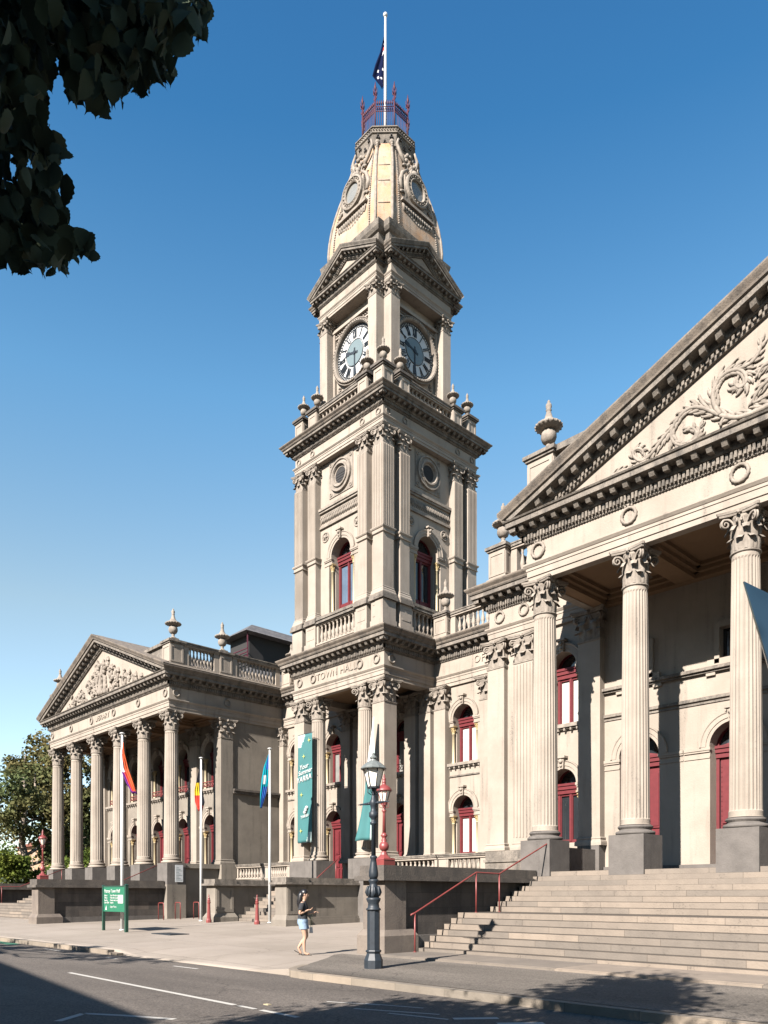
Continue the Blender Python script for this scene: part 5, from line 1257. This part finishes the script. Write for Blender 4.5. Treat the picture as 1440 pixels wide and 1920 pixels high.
# green sign
sg = empty('information_sign', (-31.2, 14.35, .12), 'green information board on two posts, in front of the library stairs', 'sign')
gzs = gz(-31.2, 14.3)
for x, z1, r_ in ((-32.2,2.0,.05),(-30.1,2.02,.06)):
    m = MB(); m.box(x-r_,x+r_,14.28,14.28+2*r_,gzs-.05,z1); m.frust(x,14.28+r_,z1,z1+.04,r_+.015,r_+.015,.02,.02); part('post', m, M['signpost'], sg)
m = MB(); m.box(-32.14,-30.17,14.3,14.35,.93,1.95); pnl = part('panel', m, M['signg'], sg); m = MB(); m.box(-32.14,-30.17,14.29,14.36,1.95,2.0); part('top_rail', m, M['signpost'], sg)
for s, sz, x, z, al in (('Fitzroy Town Hall',.2,-32.05,1.78,'LEFT'),('Library',.1,-32.05,1.6,'LEFT'),('Offices',.1,-32.05,1.5,'LEFT'),('Reading',.1,-32.05,1.4,'LEFT'),('Open daily',.1,-32.05,1.3,'LEFT'),('Open Monday to',.1,-31.5,1.6,'LEFT'),('Friday 9am to 5pm',.1,-31.5,1.5,'LEFT'),('Visitors welcome',.1,-31.5,1.4,'LEFT'),('Enquire',.1,-31.5,1.3,'LEFT'),('City of Yarra',.11,-31.5,1.13,'LEFT')):
    textmesh('lettering', s, sz, M['white'], pnl, TL(x, 14.295, z) @ RX, .004, align=al)
m = MB(); m.box(-30.75,-30.3,14.285,14.299,1.28,1.62); m.poly([(-31.95,14.29,1.0),(-31.8,14.29,1.0),(-31.86,14.29,1.2)]); inst('map', m.mesh('map', M['white']), pnl, Matrix())
# bike hoops
def hoop(x, y, i, lab):
    z = gz(x, y); mb = MB(); mb.tube([(x-.28,y,z),(x-.28,y,z+.84),(x-.26,y,z+.89),(x-.2,y,z+.91),(x+.2,y,z+.91),(x+.26,y,z+.89),(x+.28,y,z+.84),(x+.28,y,z)], .026, 8)
    tag(part('bicycle_hoop', mb, M['iron_red']), lab, 'bicycle rack', 'red bicycle hoops beside the library')
hoop(-39.0, 20.55, 0, 'red bicycle hoop nearest the green sign'); hoop(-38.9, 21.5, 1, 'middle one of the three red bicycle hoops'); hoop(-38.5, 22.4, 2, 'red bicycle hoop nearest the middle flagpole')
def bollard(x, y, lab):
    z = gz(x, y); e = empty('bollard', (x, y, z), lab, 'bollard', 'tall red iron bollards'); mb = MB()
    mb.lathe([(.14,0),(.14,.12),(.1,.2),(.085,.5),(.07,.95),(.095,.98),(.095,1.02),(.07,1.04),(.08,1.12),(.05,1.18)], 8, x, y, z, False); part('shaft', mb, M['iron_red'], e)
    mb = MB(); mb.lathe([(.05,1.18),(.06,1.22),(.02,1.26),(.035,1.31),(.005,1.42)], 8, x, y, z); part('finial', mb, M['iron_red'], e)
bollard(-34.2, 20.6, 'red iron bollard in front of the left stair wall'); bollard(-30.9, 21.2, 'red iron bollard beside the foot of the porch stairs')
# glass panel of a street shelter at the right edge
gm, gt, gb = newmat('blue_tinted_glass'); gb.inputs['Base Color'].default_value = (.012,.026,.042,1); gb.inputs['Roughness'].default_value = .15; gb.inputs['Specular IOR Level'].default_value = .5
def cw(xc, zc, z): return (.69*xc-.7238*zc, .7238*xc+.69*zc, z)
P = [cw(1.375,3,2.80),cw(1.62,3.05,2.71),cw(1.62,3.05,2.05),cw(1.466,3,2.50)]
nf = Vector((-.7238,.69,0))*.01; mb = MB(); a = [mb.vert(p) for p in P]; b = [mb.vert(Vector(p)+nf) for p in P]; mb.face(a[::-1]); mb.face(b)
for k in range(4): mb.face((a[k], a[(k+1)%4], b[(k+1)%4], b[k]))
sh = empty('glass_street_panel', cw(1.66,3.06,0), 'pointed blue glass panel poking in from the right edge, before the column', 'glass panel')
part('glass', mb, gm, sh); mb = MB(); mb.tube([cw(1.66,3.06,-.13),cw(1.66,3.06,2.9)], .03, 8); part('post', mb, M['black'], sh)

# ================================================================== PERSON
def skinned(name, verts, edges, radii, mat, parent, w, sub=2):
    me = bpy.data.meshes.new(name); me.from_pydata(verts, edges, []); me.materials.append(mat)
    o = inst(name, me, parent, w); sk = o.modifiers.new('skin', 'SKIN'); me.skin_vertices.new() if not me.skin_vertices else None
    for i, r_ in enumerate(radii): me.skin_vertices[0].data[i].radius = (r_, r_) if not isinstance(r_, tuple) else r_
    me.skin_vertices[0].data[0].use_root = True; sk.use_smooth_shade = True
    sb = o.modifiers.new('sub', 'SUBSURF'); sb.levels = sub; sb.render_levels = sub
    return o
WP = TL(-16.65, 12.88, gz(-16.65, 12.88)+.0) @ RZ(radians(46.4))          # local +x = to the right in the photo, +y away
per = None
# local frame: walks towards +x ; y+ is the far side
V = []; E_ = []; Rr = []
def chain(pts, start=None):
    prev = start
    for (p, r_) in pts:
        V.append(p); Rr.append(r_); i = len(V)-1
        if prev is not None: E_.append((prev, i))
        prev = i
    return prev
pel = chain([((0,0,.93), (.115,.15))]); wst = chain([((.0,0,1.05), (.10,.125)), ((.01,0,1.20), (.11,.14)), ((.0,0,1.33), (.10,.15))], pel)
ches = wst; nk = chain([((.02,0,1.42), .05), ((.045,0,1.48), .045), ((.06,0,1.55), .085), ((.07,0,1.625), .09), ((.06,0,1.68), .06)], ches)
for s, elb, wr, hd in ((-1, (-.07,-.20,1.10), (.12,-.12,1.19), (.19,-.10,1.215)), (1, (.0,.20,1.10), (.24,.20,1.12), (.31,.20,1.14))):
    sh_ = chain([((0,s*.15,1.37), .055), ((-.02,s*.19,1.27), .045), (elb, .038), (((elb[0]+wr[0])/2,(elb[1]+wr[1])/2,(elb[2]+wr[2])/2), .036), (wr, .024), (hd, (.034,.018))], ches)
for s, kn, an, heel, toe in ((-1, (.07,-.075,.50), (.05,-.07,.09), (.02,-.07,.04), (.20,-.07,.025)), (1, (.10,.075,.50), (-.13,.075,.19), (-.18,.075,.14), (-.05,.08,.03))):
    chain([((0,s*.085,.86), .095), ((kn[0]*.5,s*.085,.70), .08), (kn, .055), ((an[0]*.4+kn[0]*.6-.025,s*.075,.36), .055), (an, .032), ((an[0]+.03,s*.075,an[2]-.045), .034), (toe, (.035,.018))], pel)
body = skinned('person', V, E_, Rr, M['skin'], None, WP)
tag(body, 'woman in black tee and denim shorts walking across the paving, looking at a phone', 'person'); WM['person'] = WP
def pc(name, mb, mat, fix=True): return part(name, mb, mat, body, WP, fix)
# clothes: loops of ellipses
def ell(mb, rings, n=18, caps=False):
    rs = []
    for (cx, cy, cz, rx, ry) in rings: rs.append([mb.vert((cx+rx*cos(2*pi*k/n), cy+ry*sin(2*pi*k/n), cz)) for k in range(n)])
    for a, b in zip(rs, rs[1:]):
        for k in range(n): mb.face((a[k], a[(k+1)%n], b[(k+1)%n], b[k]), True)
    return rs
mb = MB(); ell(mb, [(0,0,.95,.135,.165),(0,0,1.03,.128,.15),(.01,0,1.15,.13,.15),(.025,0,1.26,.142,.165),(.005,0,1.35,.115,.175),(.01,0,1.40,.085,.13),(.025,0,1.44,.06,.07)])
for s in (-1, 1): ell(mb, [(0,s*.13,1.40,.05,.05),(-.01,s*.175,1.36,.07,.06),(-.025,s*.205,1.28,.07,.056),(-.035,s*.215,1.22,.068,.054)], 12)
t_ = pc('tee_shirt', mb, M['tee'], False); sm = t_.modifiers.new('s', 'SUBSURF'); sm.render_levels = 1
mb = MB(); ell(mb, [(0,0,1.0,.125,.152),(0,0,.93,.14,.168),(0,0,.86,.145,.172),(.0,0,.82,.13,.16)])
for s, kx in ((-1, .03), (1, .06)): ell(mb, [(0,s*.08,.86,.12,.092),(kx*.6,s*.085,.78,.115,.092),(kx,s*.088,.70,.112,.094)], 14)
pc('denim_shorts', mb, M['denim'], False)
mb = MB(); mb.lathe([(.03,-.115),(.075,-.09),(.10,-.03),(.105,.03),(.085,.085),(.04,.11)], 14, .045, 0, 1.645); hv = []
for i_, (x, y, z) in enumerate(mb.v):
    if x > .10 and z < 1.66: x = .10-.6*(x-.10)
    hv.append((x, y*.88, z))
mb.v = hv; mb.tube([(-.01,0,1.69),(-.05,0,1.60),(-.07,0,1.49),(-.10,-.01,1.37),(-.11,-.01,1.25)], [.06,.075,.075,.06,.02], 10)
pc('hair', mb, M['hair'])
mb = MB(); mb.ball((.155,0,1.60), .016, 6, 5); mb.tube([(.15,0,1.62),(.165,0,1.59)], [.008,.014], 6); mb.tube([(.14,-.02,1.565),(.15,0,1.562),(.14,.02,1.565)], .007, 5)
for s in (-1, 1): mb.ball((.055,s*.088,1.61), .02, 6, 4, 1.5)
pc('face_features', mb, M['skin'])
mb = MB()
for s in (-1, 1): mb.ball((.142,s*.03,1.625), .009, 6, 4)
pc('eyes', mb, M['hair'])
def hand(mb, o, d, up, side):
    o = Vector(o); d = Vector(d).normalized(); up = Vector(up).normalized(); l = d.cross(up)
    for k, L_ in enumerate((.07,.08,.075,.06)):
        b = o+l*(.024-.016*k); mb.tube([b, b+d*L_*.4, b+d*L_*.75-up*.012, b+d*L_-up*.03], [.009,.009,.008,.006], 5)
    b = o-d*.03+l*side*.03; mb.tube([b, b+d*.03+l*side*.02+up*.01, b+d*.055+l*side*.015+up*.015], [.01,.009,.007], 5)
mb = MB(); hand(mb, (.205,-.095,1.22), (.9,.3,.25), (0,0,-1), -1); hand(mb, (.33,.20,1.145), (1,0,.12), (0,0,1), 1); pc('fingers', mb, M['skin'])
for s, (hx, hz, tx) in ((-1, (-.02,.0,.24)), (1, (-.23,.11,-.02))):
    mb = MB(); i = [mb.vert(p) for p in ((hx,s*.075-.035,hz),(tx,s*.078-.045,.0),(tx,s*.078+.045,.0),(hx,s*.075+.035,hz),(hx,s*.075-.035,hz+.018),(tx,s*.078-.045,.014),(tx,s*.078+.045,.014),(hx,s*.075+.035,hz+.018))]
    for q in ((0,3,2,1),(4,5,6,7),(0,1,5,4),(1,2,6,5),(2,3,7,6),(3,0,4,7)): mb.face([i[k] for k in q])
    mb.tube([(tx-.09,s*.078-.04,.012),(tx-.06,s*.078,.055),(tx-.09,s*.078+.04,.012)], .007, 5); pc('sandal', mb, M['barkd'])
mb = MB(); mb.box(-.04,.04,-.005,.005,-.075,.075)
ph = part('phone', mb, M['phone'], None, WP @ TL(.27,-.06,1.26) @ Matrix.Rotation(radians(60), 4, 'Y') @ RZ(radians(90))); tag(ph, 'small black phone held up in the right hand of the walking woman', 'phone')
mb = MB(); mb.tube([(.20,.20,1.12),(.19,.215,.95),(.185,.22,.74)], .006, 5); mb.tube([(.24,.20,1.12),(.23,.215,.95),(.225,.22,.74)], .006, 5)
bg_ = part('carry_bag', mb, M['tote'], None, WP); tag(bg_, 'small white bag on long green handles hanging from the arm of the woman', 'bag')
mb = MB(); mb.frust(.205,.22,.58,.74,.05,.02,.035,.018); inst('pouch', mb.mesh('pouch', M['white']), bg_, WP)

# ================================================================== TREES
def leafy(mb, c, n, rad, size, rng, hang=0, squash=1.0, tri=False):
    for _ in range(n):
        while True:
            v = Vector((rng.uniform(-1,1), rng.uniform(-1,1), rng.uniform(-1,1)))
            if v.length <= 1: break
        p = c+Vector((v.x*rad, v.y*rad, v.z*rad*squash)); s = size*rng.uniform(.6, 1.3)
        a = Vector((rng.gauss(0,1), rng.gauss(0,1), rng.gauss(0,.7)-hang)).normalized(); b = a.cross(Vector((rng.gauss(0,1), rng.gauss(0,1), rng.gauss(0,1)))).normalized()
        w = s*.32; mb.poly([p, p+a*s*.5+b*w, p+a*s, p+a*s*.5-b*w])
def limb(mb, p, q, r0, r1, rng, k=5, wob=.08):
    P = []; d = (q-p)
    for i in range(k+1):
        t = i/k; P.append(p+d*t+Vector((rng.gauss(0,1), rng.gauss(0,1), rng.gauss(0,.5)))*d.length*wob*sin(pi*t)*.5)
    mb.tube(P, [r0+(r1-r0)*i/k for i in range(k+1)], 7); return P
def tree(name, x, y, h, spread, seed, mat, bark, label, cat, nclump, lpc, lsize, csize, trunk_r, first=.35, hang=.6, group=None, z0=-.15, lean=0, squash=.6):
    rng = random.Random(seed); e = empty(name, (x, y, z0), label, cat, group); tk = MB(); cr_ = MB(); base = Vector((x, y, z0)); top = base+Vector((lean, 0, h*.72))
    P = limb(tk, base, top, trunk_r, trunk_r*.35, rng, 8, .06); ends = []
    for k in range(9):
        t = first+(1-first)*k/9; i = min(int(t*8), 7); o = P[i].lerp(P[i+1], t*8-i) if i < 8 else P[-1]
        a = rng.uniform(0, 6.28); L_ = spread*(1.05-.5*t)*rng.uniform(.7, 1.1); q = o+Vector((cos(a)*L_, sin(a)*L_, h*(.10+.22*rng.random()))); Q = limb(tk, o, q, trunk_r*(.5-.3*t), trunk_r*.1, rng, 5, .12)
        for j in (2, 3, 4, 5):
            ends.append(Q[j])
            a2 = a+rng.uniform(-1.2, 1.2); q2 = Q[j]+Vector((cos(a2), sin(a2), rng.uniform(.0,.9)))*L_*.4; limb(tk, Q[j], q2, trunk_r*.1, trunk_r*.03, rng, 3, .15); ends.append(q2)
    part('trunk', tk, M[bark], e)
    for k in range(nclump):
        c = rng.choice(ends)+Vector((rng.gauss(0,1), rng.gauss(0,1), rng.gauss(0,.6)))*csize*.55
        if c.z > h+z0: c.z = h+z0-rng.random()*.6
        leafy(cr_, c, lpc, csize*rng.uniform(.6, 1.15), lsize, rng, hang, squash)
    part('crown', cr_, M[mat], e)
tree('eucalypt_tree', -80, 27.5, 18.5, 8.0, 21, 'euc', 'bark', 'tall olive gum tree with pale forking trunk, nearest the left edge', 'tree', 150, 120, .42, 1.5, .5, group='trees beyond the library')
tree('eucalypt_tree', -84, 36, 17.6, 7.0, 4, 'euc', 'bark', 'bronze green gum tree seen just left of the first library column', 'tree', 130, 120, .42, 1.5, .45, group='trees beyond the library')
tree('eucalypt_tree', -82, 45, 15.5, 7.0, 9, 'euc', 'bark', 'dark gum tree seen between the first library columns', 'tree', 120, 110, .42, 1.5, .4, group='trees beyond the library')
tree('broadleaf_tree', -74, 33.5, 8.4, 4.2, 14, 'light', 'barkd', 'bright yellow green tree behind the red library lamp', 'tree', 80, 110, .3, 1.0, .2, first=.15, group='trees beyond the library')
tree('broadleaf_tree', -76, 25.8, 6.2, 3.6, 15, 'light', 'barkd', 'rounded green tree at the left edge, above the far stair wall', 'tree', 80, 120, .3, 1.0, .2, first=.1, group='trees beyond the library')
tree('broadleaf_tree', -72, 38.5, 6.0, 3.6, 16, 'light', 'barkd', 'low green tree glimpsed between the second and third library columns', 'tree', 70, 110, .3, 1.0, .2, first=.1, group='trees beyond the library')
rng = random.Random(2); mb = MB()
for k in range(150): leafy(mb, Vector((-70+rng.gauss(0,1.5)-k*.02, 18+k*.22, rng.uniform(.2,2.2))), 50, 1.2, .28, rng, .3)
tag(part('shrubbery', mb, M['elm']), 'dark low shrubs massed under the trees beyond the library', 'shrubs', kind='stuff')
mb = MB(); mb.box(-98,-88,33,44,-.2,7.2); hb = empty('brick_house', (-93, 38, -.15), 'pale brick building glimpsed behind the gum trees', 'building'); part('wall', mb, M['peach'], hb)
mb = MB(); mb.frust(-93,38.5,7.2,9.2,5.4,6,2,1); part('roof', mb, M['brick'], hb)
mb = MB(); mb.box(-66,-62,24.6,31,-.2,2.1); hb = empty('low_shed', (-64, 28, -.15), 'low shed with dark red sagging roof behind the red library lamp', 'shed'); part('wall', mb, M['dark'], hb)
mb = MB(); i = [mb.vert(p) for p in ((-66.6,24,2.6),(-61.5,24,2.2),(-61.5,31.5,2.3),(-66.6,31.5,3.2),(-66.6,24,2.7),(-61.5,24,2.3),(-61.5,31.5,2.4),(-66.6,31.5,3.3))]
for q in ((0,3,2,1),(4,5,6,7),(0,1,5,4),(1,2,6,5),(2,3,7,6),(3,0,4,7)): mb.face([i[k] for k in q])
part('roof', mb, M['brick'], hb)

# street tree overhead: trunk left of the camera, branches reaching over the road
def toothed_leaf(mb, p, d, n, L_, rng):
    """a broad drooping leaf with pointed tip, slightly folded along the midrib"""
    s = d.cross(n).normalized(); prof = [(0,.02),(.05,.16),(.11,.27),(.18,.34),(.26,.39),(.35,.41),(.44,.41),(.52,.38),(.60,.34),(.68,.29),(.74,.25),(.80,.22),(.88,.09),(.94,.035),(1.08,.0)]
    bend = rng.uniform(-.2, .35); wv = rng.uniform(.75, 1.15); ml = []; lf = []; rt = []
    for k, (t, w) in enumerate(prof):
        c = p+d*L_*t+n*L_*(-bend*t*t); ml.append(mb.vert(c)); ww = w*wv*(1+.07*(-1)**k)*L_
        lf.append(mb.vert(c+s*ww+n*ww*.3)); rt.append(mb.vert(c-s*ww+n*ww*.3))
    for k in range(len(prof)-1):
        mb.face((ml[k], ml[k+1], lf[k+1], lf[k]), True); mb.face((ml[k], rt[k], rt[k+1], ml[k+1]), True)
def viewpos(p):
    xc = .69*p.x+.7238*p.y; zc = -.7238*p.x+.69*p.y
    return (720+1473*xc/zc, 1679-1473*(p.z-1.6)/zc) if zc > .05 else None
OUT = [[(-9,-90),(380,-90),(392,30),(396,70),(388,88),(350,80),(330,110),(332,150),(300,168),(264,186),(214,200),(172,232),(160,205),(132,205),(124,175),(130,140),(112,125),(98,85),(90,118),(99,180),(80,186),(82,212),(64,200),(-9,200)],
 [(-9,190),(72,188),(82,228),(100,236),(128,268),(137,335),(122,325),(106,306),(94,345),(62,340),(42,318),(24,300),(-9,330)],
 [(-9,330),(50,340),(100,352),(122,362),(118,385),(126,412),(152,425),(188,450),(184,470),(166,506),(146,494),(126,518),(104,494),(86,532),(72,500),(46,524),(-9,505)]]
def inside(pt, poly):
    x, y = pt; c = False; j = len(poly)-1
    for i in range(len(poly)):
        xi, yi = poly[i]; xj, yj = poly[j]
        if (yi > y) != (yj > y) and x < (xj-xi)*(y-yi)/(yj-yi)+xi: c = not c
        j = i
    return c
def pruned(p):
    """keep the crown clear of the open view over the street"""
    v = viewpos(p)
    if v is None or v[0] < -60 or v[0] > 1500 or v[1] < -90: return False
    return not any(inside(v, o) for o in OUT)
st = empty('street_tree', (-3.9, -3.2, -.13), 'dark broad leaved street tree whose hanging branches fill the upper left corner', 'tree')
rng = random.Random(12); tk = MB(); cr_ = MB(); base = Vector((-3.9,-3.2,-.13)); P = limb(tk, base, Vector((-3.7,-2.9,4.2)), .24, .17, rng, 6, .03)
tips = [(-7.2,-3.2,6.2),(-6.8,-1.4,6.0),(-6.0,-.2,5.7),(-5.2,.4,5.9),(-4.3,1.5,5.7),(-3.6,1.2,6.6),(-1.5,.0,6.2),(0,-2.0,7.0),(-.5,-4.5,7.4),(-3.5,-6.0,7.2),(-6.2,-5.2,7.2),(-3.5,-4,8.6),(-5,-3,7.6),(-6.9,-2,5.2),(-2.2,-1.5,7.2)]
C = []
for q in tips:
    Q = limb(tk, P[-1], Vector(q), .06, .012, rng, 6, .10)
    for j in range(2, 7):
        C.append(Q[j])
        for _ in range(3): C.append(Q[j]+Vector((rng.gauss(0,.8), rng.gauss(0,.8), rng.gauss(.1,.5))))
part('trunk', tk, M['barkd'], st)
n = 0; tries = 0
while n < 8200 and tries < 90000:
    tries += 1; c = rng.choice(C); p = c+Vector((rng.gauss(0,.45), rng.gauss(0,.45), rng.gauss(-.1,.4)))
    d = Vector((rng.gauss(0,.45), rng.gauss(0,.45), -1)).normalized(); L_ = rng.uniform(.08, .13)
    if p.z < 3.4 or pruned(p) or pruned(p+d*L_): continue
    nn = d.cross(Vector((rng.gauss(0,1), rng.gauss(0,1), rng.gauss(0,.4)))).normalized(); toothed_leaf(cr_, p, d, nn, L_, rng); n += 1
# the limb that reaches into the view, more thickly leaved
n = 0; tries = 0
while n < 1500 and tries < 400000:
    tries += 1; zc = rng.uniform(3.9, 5.2); xc = zc*rng.uniform(-.52, -.2); z = 1.6+zc*rng.uniform(.75, 1.2)
    p = Vector((.69*xc-.7238*zc, .7238*xc+.69*zc, z)); d = Vector((rng.gauss(0,.38), rng.gauss(0,.38), -1)).normalized(); L_ = rng.uniform(.085, .15)
    v = viewpos(p)
    if pruned(p) or pruned(p+d*L_) or v[1] < -80: continue
    nn = d.cross(Vector((rng.gauss(0,1), rng.gauss(0,1), rng.gauss(0,.4)))).normalized(); toothed_leaf(cr_, p, d, nn, L_, rng); n += 1
n = 0; tries = 0
while n < 9000 and tries < 60000:
    tries += 1; p = Vector((rng.uniform(-7.5,-2.0)+rng.gauss(0,.2), rng.uniform(-2.7,.7)+rng.gauss(0,.25), rng.uniform(4.9,6.2))); d = Vector((rng.gauss(0,.7), rng.gauss(0,.7), -.7)).normalized()
    if pruned(p) or pruned(p+d*.2): continue
    v_ = viewpos(p)
    if v_ and v_[0] > 0 and v_[1] > 0: continue
    toothed_leaf(cr_, p, d, d.cross(Vector((rng.gauss(0,1), rng.gauss(0,1), rng.gauss(0,1)))).normalized(), rng.uniform(.14,.21), rng); n += 1
n = 0; tries = 0
while n < 3400 and tries < 200000:            # unseen leaves added sunward of the hanging limb to keep it shaded
    tries += 1; zc = rng.uniform(3.7, 5.4); xc = zc*rng.uniform(-.54, -.18); p = Vector((.69*xc-.7238*zc, .7238*xc+.69*zc, 1.6+zc*rng.uniform(.72, 1.25)))
    w_ = viewpos(p)
    if pruned(p) or w_[1] > 560: continue
    p = p+sdir*rng.uniform(1.2, 3.6)+Vector((rng.gauss(0,.2), rng.gauss(0,.2), rng.gauss(0,.18))); w_ = viewpos(p)
    if w_ and w_[0] > -80 and w_[1] > -150: continue
    d = Vector((rng.gauss(0,.6), rng.gauss(0,.6), -.7)).normalized(); toothed_leaf(cr_, p, d, d.cross(Vector((rng.gauss(0,1), rng.gauss(0,1), rng.gauss(0,1)))).normalized(), rng.uniform(.14,.2), rng); n += 1
part('crown', cr_, M['elm'], st)
# second street tree out of sight to the left: streaks of shade across the road
e = empty('street_tree', (-24.5, -1.6, -.13), 'slim street tree standing across the road from the library', 'tree'); tk = MB(); cr_ = MB(); rng = random.Random(5)
P = limb(tk, Vector((-24.5,-1.6,-.13)), Vector((-24.2,-1.2,6.6)), .16, .08, rng, 6, .04)
for k in range(9):
    q = Vector((-28.5+1.35*k, -1.0+rng.gauss(0,.35), 7.0+rng.gauss(0,.25))); limb(tk, P[-1] if k % 2 else P[-2], q, .05, .015, rng, 4, .08)
    for _ in range(5): leafy(cr_, q+Vector((rng.gauss(0,.5), rng.gauss(0,.2), rng.gauss(0,.15))), 45, .42, .2, rng, .3, .5)
part('trunk', tk, M['barkd'], e); part('crown', cr_, M['elm'], e)
